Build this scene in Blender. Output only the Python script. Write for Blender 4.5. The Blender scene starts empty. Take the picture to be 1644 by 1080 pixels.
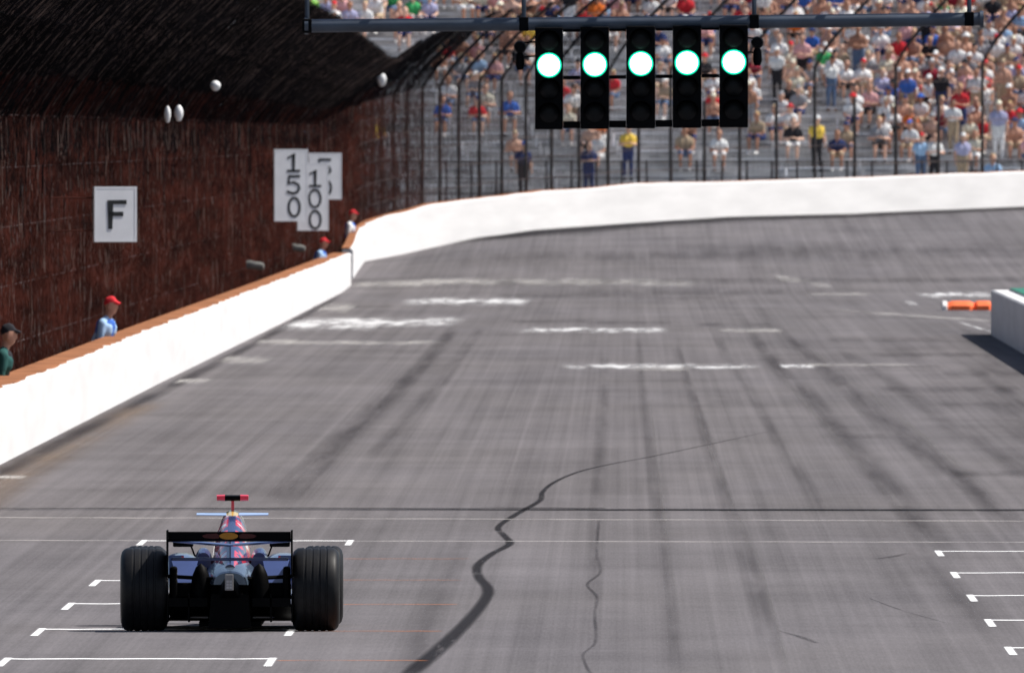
import bpy, bmesh, math, random
import numpy as np
from mathutils import Vector, Matrix
rnd = random.Random(11)
scene = bpy.context.scene
col = scene.collection

# ------------------------------------------------------------------ camera, light, exposure
F = 58400.0          # focal length in photo pixels (1644 wide)
HC = 4.07            # camera height
VX, VY = 1006.0, 200.0   # where the straight vanishes in the photo
cam_d = bpy.data.cameras.new("camera"); cam = bpy.data.objects.new("camera", cam_d); col.objects.link(cam)
cam_d.sensor_width = 36.0; cam_d.lens = F * 36.0 / 1644.0
cam_d.clip_start = 1.0; cam_d.clip_end = 12000.0
cam.location = (0, 0, HC)
pitch = (540 - VY) / F; yaw = (VX - 822) / F
cam.rotation_euler = (math.pi / 2 - pitch, 0, yaw)
cam_d.dof.use_dof = True; cam_d.dof.focus_distance = 300.0; cam_d.dof.aperture_fstop = 30.0
scene.camera = cam
SUN = Vector((0.56, 0.13, 0.80)).normalized()
w = bpy.data.worlds.new("World"); scene.world = w; w.use_nodes = True
nt = w.node_tree
sky = nt.nodes.new("ShaderNodeTexSky"); sky.sky_type = 'NISHITA'; sky.sun_disc = False
sky.sun_elevation = math.asin(SUN.z); sky.sun_rotation = math.atan2(SUN.x, SUN.y)
sky.dust_density = 1.6
bg = nt.nodes["Background"]; bg.inputs[1].default_value = 0.08
nt.links.new(sky.outputs[0], bg.inputs[0])
sl = bpy.data.lights.new("sun", 'SUN'); sl.energy = 4.4; sl.angle = math.radians(0.53); sl.color = (1.0, 0.95, 0.88)
so = bpy.data.objects.new("sun", sl); col.objects.link(so)
so.rotation_euler = SUN.to_track_quat('Z', 'Y').to_euler()
vs = scene.view_settings
vs.view_transform = 'Standard'; vs.look = 'None'; vs.gamma = 1.0; vs.use_curve_mapping = False
vs.exposure = 0.55
scene.cycles.transparent_max_bounces = 24
scene.cycles.max_bounces = 6

# ------------------------------------------------------------------ helpers
def at(px, py, d):               # a point d metres down the straight
    return Vector(((px - VX) * d / F, d, HC + (VY - py) * d / F))
def gp(px, py):                  # a point on the flat straight
    d = F * HC / (py - VY)
    return (px - VX) * d / F, d
def interp(x, xs, ys): return float(np.interp(x, xs, ys))

def tag(o, label=None, cat=None, group=None, kind=None):
    if label: o["label"] = label
    if cat: o["category"] = cat
    if group: o["group"] = group
    if kind: o["kind"] = kind
    return o
def empty(name, loc=(0, 0, 0), rz=0.0):
    o = bpy.data.objects.new(name, None); col.objects.link(o)
    o.empty_display_size = 0.2; o.location = loc; o.rotation_euler = (0, 0, rz)
    return o

def mat(name, c, rough=0.6, metal=0.0, spec=0.3, var=0.12, scale=8.0, emit=None, es=0.0, coat=0.0, bump=0.0, stretch=None, detail=4):
    m = bpy.data.materials.new(name); m.use_nodes = True
    n = m.node_tree; p = n.nodes["Principled BSDF"]
    p.inputs["Roughness"].default_value = rough; p.inputs["Metallic"].default_value = metal
    p.inputs["Specular IOR Level"].default_value = spec
    if coat: p.inputs["Coat Weight"].default_value = coat; p.inputs["Coat Roughness"].default_value = 0.08
    tc = n.nodes.new("ShaderNodeTexCoord")
    src = tc.outputs["Object"]
    if stretch:
        mp = n.nodes.new("ShaderNodeMapping"); mp.inputs["Scale"].default_value = stretch
        n.links.new(src, mp.inputs[0]); src = mp.outputs[0]
    nz = n.nodes.new("ShaderNodeTexNoise"); nz.inputs["Scale"].default_value = scale; nz.inputs["Detail"].default_value = detail; nz.inputs["Roughness"].default_value = 0.5 if detail == 4 else 0.72
    n.links.new(src, nz.inputs["Vector"])
    rp = n.nodes.new("ShaderNodeValToRGB")
    rp.color_ramp.elements[0].position = 0.3; rp.color_ramp.elements[1].position = 0.7
    rp.color_ramp.elements[0].color = tuple(v * (1 - var) for v in c) + (1,)
    rp.color_ramp.elements[1].color = tuple(min(1, v * (1 + var)) for v in c) + (1,)
    n.links.new(nz.outputs[0], rp.inputs[0]); n.links.new(rp.outputs[0], p.inputs["Base Color"])
    if bump:
        b = n.nodes.new("ShaderNodeBump"); b.inputs["Strength"].default_value = bump; b.inputs["Distance"].default_value = 0.02
        n.links.new(nz.outputs[0], b.inputs["Height"]); n.links.new(b.outputs[0], p.inputs["Normal"])
    if emit:
        p.inputs["Emission Color"].default_value = tuple(emit) + (1,); p.inputs["Emission Strength"].default_value = es
    return m

class MB:
    def __init__(s): s.v = []; s.f = []; s.m = []; s.uv = []
    def add(s, vs_, fs, mi=0):
        o = len(s.v); s.v += [tuple(p) for p in vs_]
        for f in fs: s.f.append(tuple(i + o for i in f)); s.m.append(mi)
    def box(s, x0, x1, y0, y1, z0, z1, mi=0):
        s.add([(x0,y0,z0),(x1,y0,z0),(x1,y1,z0),(x0,y1,z0),(x0,y0,z1),(x1,y0,z1),(x1,y1,z1),(x0,y1,z1)],
              [(0,3,2,1),(4,5,6,7),(0,1,5,4),(1,2,6,5),(2,3,7,6),(3,0,4,7)], mi)
    def tube(s, pts, r, n=8, mi=0, cap=True, r2=None):
        pts = [Vector(p) for p in pts]; rings = []
        for i, p in enumerate(pts):
            t = (pts[min(i+1, len(pts)-1)] - pts[max(i-1, 0)]).normalized()
            up = Vector((0, 0, 1)) if abs(t.z) < 0.9 else Vector((0, 1, 0))
            a = t.cross(up).normalized(); b = t.cross(a).normalized()
            rr = r if r2 is None else r + (r2 - r) * i / (len(pts) - 1)
            rings.append([p + a * (rr * math.cos(2*math.pi*k/n)) + b * (rr * math.sin(2*math.pi*k/n)) for k in range(n)])
        vs_ = [q for R in rings for q in R]; fs = []
        for i in range(len(pts) - 1):
            for k in range(n):
                fs.append((i*n+k, i*n+(k+1) % n, (i+1)*n+(k+1) % n, (i+1)*n+k))
        if cap: fs += [tuple(range(n))[::-1], tuple((len(pts)-1)*n + k for k in range(n))]
        s.add(vs_, fs, mi)
    def lathe(s, prof, c, axis='X', n=40, mi=0):     # prof: (along, radius)
        vs_ = []; fs = []; m = len(prof)
        for k in range(n):
            a = 2*math.pi*k/n
            for (u, r) in prof:
                if axis == 'X': vs_.append((c[0]+u, c[1]+r*math.cos(a), c[2]+r*math.sin(a)))
                elif axis == 'Y': vs_.append((c[0]+r*math.cos(a), c[1]+u, c[2]+r*math.sin(a)))
                else: vs_.append((c[0]+r*math.cos(a), c[1]+r*math.sin(a), c[2]+u))
        for k in range(n):
            for i in range(m-1):
                fs.append((k*m+i, ((k+1) % n)*m+i, ((k+1) % n)*m+i+1, k*m+i+1))
        s.add(vs_, fs, mi)
    def loft(s, rings, mi=0, cap=True, closed=True):
        n = len(rings[0]); vs_ = [q for R in rings for q in R]; fs = []
        for i in range(len(rings)-1):
            for k in range(n if closed else n-1):
                fs.append((i*n+k, i*n+(k+1) % n, (i+1)*n+(k+1) % n, (i+1)*n+k))
        if cap: fs += [tuple(range(n))[::-1], tuple((len(rings)-1)*n+k for k in range(n))]
        s.add(vs_, fs, mi)
    def mesh(s, name, mats, smooth=False):
        me = bpy.data.meshes.new(name); me.from_pydata(s.v, [], s.f)
        for m in (mats if isinstance(mats, (list, tuple)) else [mats]): me.materials.append(m)
        me.polygons.foreach_set("material_index", s.m)
        bm = bmesh.new(); bm.from_mesh(me); bmesh.ops.recalc_face_normals(bm, faces=bm.faces); bm.to_mesh(me); bm.free()
        if smooth:
            me.polygons.foreach_set("use_smooth", [True]*len(me.polygons))
            me.set_sharp_from_angle(angle=math.radians(38))
        me.update(); return me
    def build(s, name, mats, parent=None, smooth=False, bevel=0.0):
        o = bpy.data.objects.new(name, s.mesh(name, mats, smooth)); col.objects.link(o); o.parent = parent
        if bevel:
            b = o.modifiers.new("bevel", 'BEVEL'); b.width = bevel; b.segments = 2; b.limit_method = 'ANGLE'
        return o
def inst(name, me, parent=None, loc=(0,0,0), rz=0.0):
    o = bpy.data.objects.new(name, me); col.objects.link(o); o.parent = parent; o.location = loc; o.rotation_euler = (0,0,rz); return o

# ------------------------------------------------------------------ the wall's course round the turn
R = 256.0; AX, AY = -7.15, 990.0; CX = AX + R
def arc(s, off=0.0):             # along the turn; off = outward
    a = s / R
    return CX - (R + off)*math.cos(a), AY + (R + off)*math.sin(a), a
BASE_PX = [570, 589, 647, 686, 735, 764, 808, 856, 905, 940, 1036, 1171, 1352, 1644, 2100, 4000]
BASE_Y =  [428, 419, 408, 399, 389, 383, 378, 371, 367, 365, 358, 349.5, 345, 333, 320, 300]
TOP_PX =  [570, 586, 601, 637, 676, 696, 747, 808, 881, 939, 1036, 1171, 1352, 1644, 2100, 4000]
TOP_Y =   [372, 365, 355, 344, 335, 328, 322, 315, 306, 304, 294, 292, 286.6, 275, 262, 240]
def turn_z(X, Y):
    px = VX + X / Y * F; sc = F / Y
    return HC + (VY - interp(px, BASE_PX, BASE_Y))/sc, HC + (VY - interp(px, TOP_PX, TOP_Y))/sc
arc_s = [i*2.0 for i in range(0, 100)]
_ax = []; _ay = []; _az = []
for s_ in arc_s:
    x, y, a = arc(s_); _ax.append(x); _ay.append(y); _az.append(turn_z(x, y)[0])
def ground_z(X, Y):
    if Y < 880: return 0.0
    yw = interp(X, _ax, _ay); zw = interp(X, _ax, _az)
    t = max(0.0, min(1.0, (Y - 880)/(yw - 880)))
    return zw * t**1.15

# ------------------------------------------------------------------ ground and asphalt
def asphalt():
    m = bpy.data.materials.new("asphalt"); m.use_nodes = True; n = m.node_tree; L = n.links.new
    p = n.nodes["Principled BSDF"]; p.inputs["Roughness"].default_value = 0.95; p.inputs["Specular IOR Level"].default_value = 0.04
    g = n.nodes.new("ShaderNodeNewGeometry")
    def noise(sc, det, ro=0.55):
        mp = n.nodes.new("ShaderNodeMapping"); mp.inputs["Scale"].default_value = sc; L(g.outputs["Position"], mp.inputs[0])
        z = n.nodes.new("ShaderNodeTexNoise"); z.inputs["Scale"].default_value = 1.0; z.inputs["Detail"].default_value = det
        z.inputs["Roughness"].default_value = ro
        L(mp.outputs[0], z.inputs["Vector"]); return z.outputs[0]
    def scaled(x, k):            # (x-0.5)*k
        a = n.nodes.new("ShaderNodeMath"); a.operation = 'SUBTRACT'; L(x, a.inputs[0]); a.inputs[1].default_value = 0.5
        b = n.nodes.new("ShaderNodeMath"); b.operation = 'MULTIPLY'; L(a.outputs[0], b.inputs[0]); b.inputs[1].default_value = k
        return b.outputs[0]
    def add(a, b):
        q = n.nodes.new("ShaderNodeMath"); q.operation = 'ADD'; L(a, q.inputs[0])
        if isinstance(b, float): q.inputs[1].default_value = b
        else: L(b, q.inputs[1])
        return q.outputs[0]
    v = scaled(noise((0.55, 0.02, 1), 6, 0.65), 0.75)
    v = add(v, scaled(noise((3.2, 0.004, 1), 4, 0.6), 0.62)); v = add(v, scaled(noise((11.0, 0.0035, 1), 3, 0.7), 0.55))        # long streaks
    v = add(v, scaled(noise((0.14, 0.075, 1), 6, 0.7), 0.75))      # bands across
    v = add(v, scaled(noise((46, 0.9, 1), 2, 0.7), 0.42))           # grain
    v = add(v, scaled(noise((190, 3.5, 1), 1, 0.6), 0.35))
    v = add(v, 1.0)
    base = n.nodes.new("ShaderNodeMix"); base.data_type = 'RGBA'
    base.inputs[6].default_value = (0.120, 0.1125, 0.121, 1); base.inputs[7].default_value = (0.129, 0.119, 0.120, 1)
    L(noise((0.4, 0.03, 1), 3), base.inputs[0])
    mul = n.nodes.new("ShaderNodeVectorMath"); mul.operation = 'SCALE'
    L(base.outputs[2], mul.inputs[0]); L(v, mul.inputs["Scale"]); L(mul.outputs[0], p.inputs["Base Color"])
    return m
M_ASPH = asphalt()
M_GRASS = mat("grass", (0.05, 0.085, 0.03), 0.9, var=0.4, scale=0.6)
b = MB(); b.add([(-3000,-300,-0.45),(3000,-300,-0.45),(3000,5000,-0.45),(-3000,5000,-0.45)], [(0,1,2,3)])
tag(b.build("ground", M_GRASS), "green grass ground around the track", None, None, "structure")

b = MB()
xs = [-8.0 + i*0.3 for i in range(90)] + [19.5 + i*2.5 for i in range(11)]
ys = [-60, 100, 240, 320, 420, 560, 720, 880]
rows = [[(x, y, 0.0) for x in xs] for y in ys]
for k in range(1, 61):
    t = k/60.0; row = []
    for x in xs:
        yw = interp(x, _ax, _ay) + 0.4; y = 880 + (yw - 880)*t; row.append((x, y, ground_z(x, y)))
    rows.append(row)
b.loft(rows, cap=False, closed=False)
track = b.build("track", M_ASPH, smooth=True)
tag(track, "grey asphalt racing straight rising into the banked turn", None, None, "structure")
b = MB(); b.box(-10.6, -7.35, 200, 1010, -0.44, -0.30)
tag(b.build("service_path", mat("path_gravel", (0.16, 0.12, 0.10), 0.95, var=0.3, scale=2)), "narrow earth path between the white wall and the catch fence", None, None, "structure")

# marks on the asphalt: thin worn sheets with soft edges
def mark_mat(name, c, strength, edge=0.5, nscale=(2.0, 0.06, 1), lo=0.35, hi=0.6, endfade=0.12, rough=0.9):
    m = bpy.data.materials.new(name); m.use_nodes = True; n = m.node_tree; L = n.links.new
    p = n.nodes["Principled BSDF"]; p.inputs["Roughness"].default_value = rough; p.inputs["Specular IOR Level"].default_value = 0.05
    p.inputs["Base Color"].default_value = tuple(c) + (1,)
    uv = n.nodes.new("ShaderNodeUVMap"); sx = n.nodes.new("ShaderNodeSeparateXYZ"); L(uv.outputs[0], sx.inputs[0])
    def edge_fn(o, wd):
        a = n.nodes.new("ShaderNodeMath"); a.operation = 'SUBTRACT'; L(o, a.inputs[0]); a.inputs[1].default_value = 0.5
        q = n.nodes.new("ShaderNodeMath"); q.operation = 'ABSOLUTE'; L(a.outputs[0], q.inputs[0])
        r = n.nodes.new("ShaderNodeMapRange"); r.interpolation_type = 'SMOOTHSTEP'
        r.inputs[1].default_value = 0.5 - wd; r.inputs[2].default_value = 0.5; r.inputs[3].default_value = 1.0; r.inputs[4].default_value = 0.0
        L(q.outputs[0], r.inputs[0]); return r.outputs[0]
    e1 = edge_fn(sx.outputs[0], max(edge, 0.001)); e2 = edge_fn(sx.outputs[1], max(endfade, 0.001))
    g = n.nodes.new("ShaderNodeNewGeometry"); mp = n.nodes.new("ShaderNodeMapping"); mp.inputs["Scale"].default_value = nscale
    L(g.outputs["Position"], mp.inputs[0])
    z = n.nodes.new("ShaderNodeTexNoise"); z.inputs["Scale"].default_value = 1; z.inputs["Detail"].default_value = 4; z.inputs["Roughness"].default_value = 0.65
    L(mp.outputs[0], z.inputs["Vector"])
    r = n.nodes.new("ShaderNodeMapRange"); r.inputs[1].default_value = lo; r.inputs[2].default_value = hi
    L(z.outputs[0], r.inputs[0])
    def mul(a, b_):
        q = n.nodes.new("ShaderNodeMath"); q.operation = 'MULTIPLY'; L(a, q.inputs[0])
        if isinstance(b_, float): q.inputs[1].default_value = b_
        else: L(b_, q.inputs[1])
        return q.outputs[0]
    L(mul(mul(mul(e1, e2), r.outputs[0]), float(strength)), p.inputs["Alpha"])
    return m
LAYER = [0.0015]
def sheet(name, rows2, m, layer=None, label=None):
    """rows2: list of ((x,y) side A, (x,y) side B) along the mark"""
    if layer is None:
        LAYER[0] += 0.00003; layer = LAYER[0]
    me = bpy.data.meshes.new(name); v = []; f = []; n = len(rows2)
    for (A, B) in rows2:
        for q in (A, B): v.append((q[0], q[1], ground_z(q[0], q[1]) + layer + (0.01 if q[1] > 880 else 0)))
    for i in range(n-1): f.append((2*i, 2*i+1, 2*i+3, 2*i+2))
    me.from_pydata(v, [], f); uvl = me.uv_layers.new(name="UVMap")
    for pl in me.polygons:
        for li in pl.loop_indices:
            vi = me.loops[li].vertex_index; uvl.data[li].uv = (vi % 2, (vi//2)/(n-1))
    me.materials.append(m); me.update()
    if me.polygons and me.polygons[0].normal.z < 0:
        me.flip_normals()
    o = bpy.data.objects.new(name, me); col.objects.link(o); o.parent = track
    if label: o["label"] = label
    return o
def smooth_path(pts, k=6):
    out = []
    for i in range(len(pts)-1):
        p0 = pts[max(i-1,0)]; p1 = pts[i]; p2 = pts[i+1]; p3 = pts[min(i+2, len(pts)-1)]
        for j in range(k):
            t = j/k
            out.append(tuple(0.5*((2*p1[q]) + (-p0[q]+p2[q])*t + (2*p0[q]-5*p1[q]+4*p2[q]-p3[q])*t*t + (-p0[q]+3*p1[q]-3*p2[q]+p3[q])*t**3) for q in range(len(p1))))
    out.append(tuple(pts[-1])); return out
def along(name, pts, m, k=6, label=None):          # pts in photo pixels: (px, py, width px)
    rr = []
    for (px, py, wd) in smooth_path(pts, k):
        x, y = gp(px, py); h = wd * (1.35 if name == "rubber_streak" else 1.0) * y / F / 2; rr.append(((x-h, y), (x+h, y)))
    return sheet(name, rr, m, label=label)
def across(name, x0, x1, y, dy, m, n=10, slope=0.0, label=None, wob=0.0):
    rr = []
    for i in range(n+1):
        x = x0 + (x1-x0)*i/n; yy = y + slope*(x-x0) + rnd.uniform(-wob, wob); rr.append(((x, yy-dy/2), (x, yy+dy/2)))
    return sheet(name, rr, m, label=label)

M_RUB = mark_mat("rubber", (0.025, 0.022, 0.026), 0.36, 0.5, (2.5, 0.03, 1), 0.30, 0.62)
M_RUBF = mark_mat("rubber_faint", (0.03, 0.027, 0.03), 0.24, 0.5, (2.5, 0.03, 1), 0.30, 0.65)
M_TAR = mark_mat("tar", (0.017, 0.016, 0.019), 0.72, 0.35, (6.0, 0.12, 1), 0.22, 0.42, 0.03)
M_TARF = mark_mat("tar_faint", (0.03, 0.028, 0.032), 0.38, 0.45, (5.0, 0.1, 1), 0.30, 0.55, 0.05)
M_SEAM = mark_mat("seam", (0.008, 0.008, 0.010), 0.95, 0.35, (0.5, 0.3, 1), 0.2, 0.55, 0.42)
M_SEAM2 = mark_mat("seam_faint", (0.012, 0.012, 0.014), 0.75, 0.4, (0.4, 0.3, 1), 0.3, 0.62, 0.01)
M_DUST = mark_mat("dust", (0.21, 0.15, 0.105), 0.55, 0.5, (1.0, 0.02, 1), 0.25, 0.65)
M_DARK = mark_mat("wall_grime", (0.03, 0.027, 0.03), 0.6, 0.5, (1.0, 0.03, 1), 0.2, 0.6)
M_PALE = mark_mat("pale_streak", (0.19, 0.18, 0.18), 0.32, 0.5, (3.0, 0.04, 1), 0.35, 0.65)
M_PAINT = mark_mat("worn_paint", (0.70, 0.70, 0.71), 0.85, 0.5, (2.2, 0.09, 1), 0.36, 0.60, 0.15)
M_PAINTF = mark_mat("faded_paint", (0.60, 0.58, 0.56), 0.42, 0.45, (1.2, 0.05, 1), 0.33, 0.62, 0.15)
M_LINE = mark_mat("line_paint", (0.62, 0.59, 0.57), 0.55, 0.4, (1.3, 0.2, 1), 0.22, 0.6, 0.01)
M_GRID = mark_mat("grid_paint", (0.80, 0.80, 0.80), 0.97, 0.30, (2.5, 0.4, 1), 0.12, 0.42, 0.01)
M_ORNG = mark_mat("orange_paint", (0.60, 0.20, 0.07), 0.50, 0.4, (2.0, 0.3, 1), 0.25, 0.65, 0.05)

# rubber laid down by cars (photo pixel paths on the asphalt)
along("rubber_streak", [(735,520,26),(690,575,36),(610,650,52),(520,735,70),(440,815,90)], M_RUB)
along("rubber_streak", [(775,520,20),(735,580,28),(660,665,40),(590,740,50)], M_RUBF)
along("rubber_streak", [(1205,528,22),(1250,590,34),(1310,650,44),(1375,725,52),(1440,800,60),(1530,900,60)], M_RUB)
along("rubber_streak", [(1255,528,26),(1330,600,40),(1420,675,52),(1530,760,66),(1660,860,76)], M_RUB)
along("rubber_streak", [(1345,560,30),(1440,620,44),(1540,690,56),(1680,780,70)], M_RUBF)
along("rubber_streak", [(1080,545,12),(1110,640,18),(1150,765,22),(1195,900,28),(1245,1085,36)], M_RUBF)
along("rubber_streak", [(1085,545,9),(1118,640,11),(1160,765,14),(1208,900,17),(1262,1085,22)], M_RUBF)
along("rubber_streak", [(1145,530,14),(1190,610,20),(1240,690,26),(1340,850,34)], M_RUBF)
along("rubber_streak", [(1025,535,12),(1033,640,18),(1050,780,22),(1072,950,26),(1085,1085,30)], M_RUBF)
along("rubber_streak", [(972,545,18),(968,660,24),(960,800,26),(955,980,30)], M_RUBF)
along("rubber_streak", [(1560,520,60),(1600,600,90),(1640,680,110),(1700,760,120)], M_RUBF)
along("rubber_streak", [(745,860,40),(700,960,50),(660,1085,60)], M_RUBF)
along("rubber_streak", [(1400,820,50),(1500,920,70),(1620,1040,90)], M_RUBF)
along("pale_streak", [(1110,640,6),(1172,800,8),(1218,900,10),(1268,1085,12)], M_PALE)
along("pale_streak", [(1045,640,6),(1060,780,8),(1090,1000,10)], M_PALE)
along("pale_streak", [(1250,600,10),(1340,700,16),(1460,830,22)], M_PALE)
along("pale_streak", [(1300,560,12),(1420,650,20),(1580,780,30)], M_PALE)
for (px, py, wd, th) in [(1500,570,220,9),(1580,600,190,8),(1520,625,240,10),(1600,650,200,12),(1450,588,140,6),(1130,471,420,7),(930,475,300,5),(560,492,150,6),(1600,760,160,10),(1370,700,120,8),
                         (1010,518,150,6),(880,516,140,5),(1180,521,130,6),(1420,545,200,8),(1080,480,160,5)]:
    x, y = gp(px, py); hw = wd*y/F/2; dy = 1.6*th*y*y/(F*HC)
    across("rubber_smudge", x-hw, x+hw, y, dy, M_RUBF, 8)
along("skid_mark", [(1395,960,4),(1450,980,8),(1520,1000,4)], M_TARF)
along("skid_mark", [(1250,1012,4),(1285,1022,22),(1312,1032,14)], M_TARF)
along("skid_mark", [(1405,897,10),(1435,893,26),(1455,888,10)], M_TARF)
# dust and grime beside the wall
along("dust_strip", [(250,640,90),(130,705,120),(30,760,150),(-80,830,180)], M_DUST)
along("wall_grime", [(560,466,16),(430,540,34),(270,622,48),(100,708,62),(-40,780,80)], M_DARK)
# tar and cracks
along("tar_snake", [(640,1095,46),(700,1046,42),(748,1000,34),(779,962,28),(783,944,27),(769,926,24),(767,908,22),(788,890,20),(818,873,20),(810,860,17),(800,846,15),(828,826,17),(866,804,15),
      (871,790,12),(890,774,11),(930,757,10),(985,744,8),(1040,734,7),(1130,715,5),(1255,688,3)], M_TAR, 8)
along("tar_crack", [(950,1085,10),(936,1052,9),(956,1030,9),(955,985,10),(958,958,10),(943,938,9),(964,918,9),(958,890,9),(962,830,8)], M_TARF, 8)
x0, y0 = gp(-60, 815.5); x1, y1 = gp(2400, 819)
across("expansion_seam", x0, -0.2, y0, 1.1, M_SEAM2, 24, 0.0, wob=0.25)
across("expansion_seam", -4.2, x1, y1+0.6, 2.3, M_SEAM, 40, -0.05, wob=0.2)
# painted lines
xa, ya = gp(-60, 830); across("painted_line", -7.3, 5.0, ya, 0.8, M_LINE, 40, -0.33, wob=0.15)
xa, ya = gp(-60, 867); across("painted_line", -7.2, 5.2, ya, 0.7, M_LINE, 40, -0.16, wob=0.15)
def bracket(xl, xr, y, ticks=(1, 1)):
    across("grid_line", xl, xr, y, 0.65, M_GRID, 14, wob=0.12)
    for s_, xq in ((ticks[0], xl), (ticks[1], xr)):
        if s_: sheet("grid_tick", [((xq-0.042, y-3.8), (xq+0.042, y-3.8)), ((xq-0.042, y-1.5), (xq+0.042, y-1.5)), ((xq-0.042, y+0.6), (xq+0.042, y+0.6))], M_GRID)
for k, py in enumerate([1057.5, 1010, 969, 932, 868]):
    y = F*HC/(py - VY); bracket(-4.72, -2.70, y)
for py in [897, 931, 970, 1013, 1060]:
    y = F*HC/(py - VY); across("orange_line", -2.68, -1.40 - 0.1*rnd.random(), y, 0.45, M_ORNG, 12, wob=0.1)
for py in [885, 919.5, 956, 995.5, 1040]:
    y = F*HC/(py - VY); bracket(2.97, 5.05, y)
def patch(px0, px1, py, th, m, dpy=0):
    x, y = gp(px0, py); x1_, y1_ = gp(px1, py+dpy); dy = 1.35*th*y*y/(F*HC)
    across("worn_paint_stripe", x, (px1-VX)*y/F, y, dy, m, 26, (y1_-y)/max(0.1, (x1_-x)), wob=dy*0.10)
patch(470, 750, 517, 14, M_PAINT); patch(455, 620, 521, 16, M_PAINT); patch(510, 570, 495, 14, M_PAINTF); patch(640, 860, 484, 11, M_PAINT); patch(430, 720, 550, 7, M_PAINTF)
patch(350, 440, 578, 12, M_PAINTF); patch(280, 340, 612, 8, M_PAINTF)
patch(820, 1080, 530, 8, M_PAINT); patch(1150, 1260, 531, 6, M_PAINTF); patch(890, 1230, 588, 8, M_PAINT); patch(1010, 1110, 592, 8, M_PAINTF); patch(1250, 1310, 588, 6, M_PAINT); patch(1280, 1480, 586, 5, M_PAINTF)
patch(560, 720, 462, 6, M_PAINTF); patch(600, 1140, 461, 5, M_PAINTF, 2); patch(1240, 1330, 459, 4, M_PAINTF, 6); patch(1290, 1400, 473, 4, M_PAINTF)
patch(1470, 1600, 475, 7, M_PAINT, -2); patch(1455, 1472, 487, 6, M_PAINT); patch(1340, 1570, 498, 4, M_PAINTF, 16); patch(1535, 1582, 516, 5, M_PAINT, 14)
patch(410, 480, 548, 8, M_PAINTF); patch(-10, 45, 766, 6, M_PAINTF)
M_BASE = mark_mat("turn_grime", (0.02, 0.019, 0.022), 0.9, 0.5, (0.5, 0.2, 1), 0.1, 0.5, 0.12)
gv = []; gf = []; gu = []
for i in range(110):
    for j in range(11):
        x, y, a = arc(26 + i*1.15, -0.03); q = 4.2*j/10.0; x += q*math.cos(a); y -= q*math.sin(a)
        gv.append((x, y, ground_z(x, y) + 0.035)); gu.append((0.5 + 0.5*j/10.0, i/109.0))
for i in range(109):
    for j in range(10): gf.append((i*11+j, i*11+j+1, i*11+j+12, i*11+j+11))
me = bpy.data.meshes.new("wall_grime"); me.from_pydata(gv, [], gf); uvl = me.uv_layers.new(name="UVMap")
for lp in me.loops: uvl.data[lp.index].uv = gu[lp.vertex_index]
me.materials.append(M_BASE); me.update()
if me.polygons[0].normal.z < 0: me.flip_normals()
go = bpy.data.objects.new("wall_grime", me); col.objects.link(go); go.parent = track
across("rubber_band", -5.5, 16, 962, 60, M_RUBF, 20, 1.2)
across("rubber_band", -5.5, 16, 905, 22, M_RUBF, 20, 0.4)

# ------------------------------------------------------------------ white walls
M_WALL = mat("white_wall_paint", (0.70, 0.69, 0.69), 0.7, spec=0.1, var=0.07, scale=1.0, stretch=(1, 0.12, 2.5))
M_RUST = mat("rusty_cap", (0.27, 0.115, 0.055), 0.9, spec=0.1, var=0.35, scale=1.2, stretch=(1, 0.3, 1))
M_CONC = mat("concrete", (0.30, 0.29, 0.30), 0.9, spec=0.1, var=0.15, scale=0.8)
WX = [(150, -7.70), (436, -7.50), (569, -7.36), (743, -7.07), (907, -6.87)]
def wall_x(Y): return interp(Y, [p[0] for p in WX], [p[1] for p in WX])
WT = 0.42
def wall_thing(path, label, mx):
    """path: (x, y, nx, ny (outward), zbase, ztop)"""
    root = empty("trackside_wall", (path[0][0], path[0][1], path[0][4])); o = Vector(root.location)
    b = MB(); rings = []
    for (x, y, nx, ny, z0, z1) in path:
        j = 0.013*rnd.uniform(-1, 1)
        rings.append([(x-o.x, y-o.y, z0-0.4-o.z), (x-o.x, y-o.y, z1-0.03-o.z+j), (x+nx*0.03-o.x, y+ny*0.03-o.y, z1-o.z+j),
                      (x+nx*WT-o.x, y+ny*WT-o.y, z1-o.z+j), (x+nx*WT-o.x, y+ny*WT-o.y, z0-0.4-o.z)])
    b.loft(rings); b.build("wall_face", M_WALL, root)
    b = MB(); rings = []
    for (x, y, nx, ny, z0, z1) in path:
        e = 0.06 + 0.11*rnd.random()**2
        rings.append([(x+nx*e-o.x, y+ny*e-o.y, z1-0.02-o.z), (x+nx*e-o.x, y+ny*e-o.y, z1+0.016-o.z), (x+nx*(WT+.03)-o.x, y+ny*(WT+.03)-o.y, z1+0.016-o.z), (x+nx*(WT+.03)-o.x, y+ny*(WT+.03)-o.y, z1-0.02-o.z)])
    b.loft(rings); c = b.build("wall_cap", M_RUST, root); c["label"] = "rust stained orange top of the wall"
    return tag(root, label, "wall", "white walls along the track")
path = []
y = 150.0
while y <= 907:
    path.append((wall_x(y), y, -1.0, 0.0, 0.0, interp(y, [150, 436, 743, 907], [0.90, 0.88, 0.87, 0.86]))); y += 2.6
path.append((-6.87, 907, -1, 0, 0, 0.86))
wall_thing(path, "long straight white wall on the left beside the rusty brown fence", 0)
WT = 0.26
path = [(-7.0 - 0.15*i/6, 930 + 60*i/6, -1.0, 0.0, 0.30*(i/6)**1.2, 0.90 + (1.36-0.90)*(i/6)**1.3) for i in range(6)]
for s_ in arc_s:
    if s_ > 178: break
    x, y, a = arc(s_); z0, z1 = turn_z(x, y); path.append((x, y, -math.cos(a), math.sin(a), z0, z1))
wall_thing(path, "curved white wall round the banked turn below the grandstand", 0)
TURN_TOP = path

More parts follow.
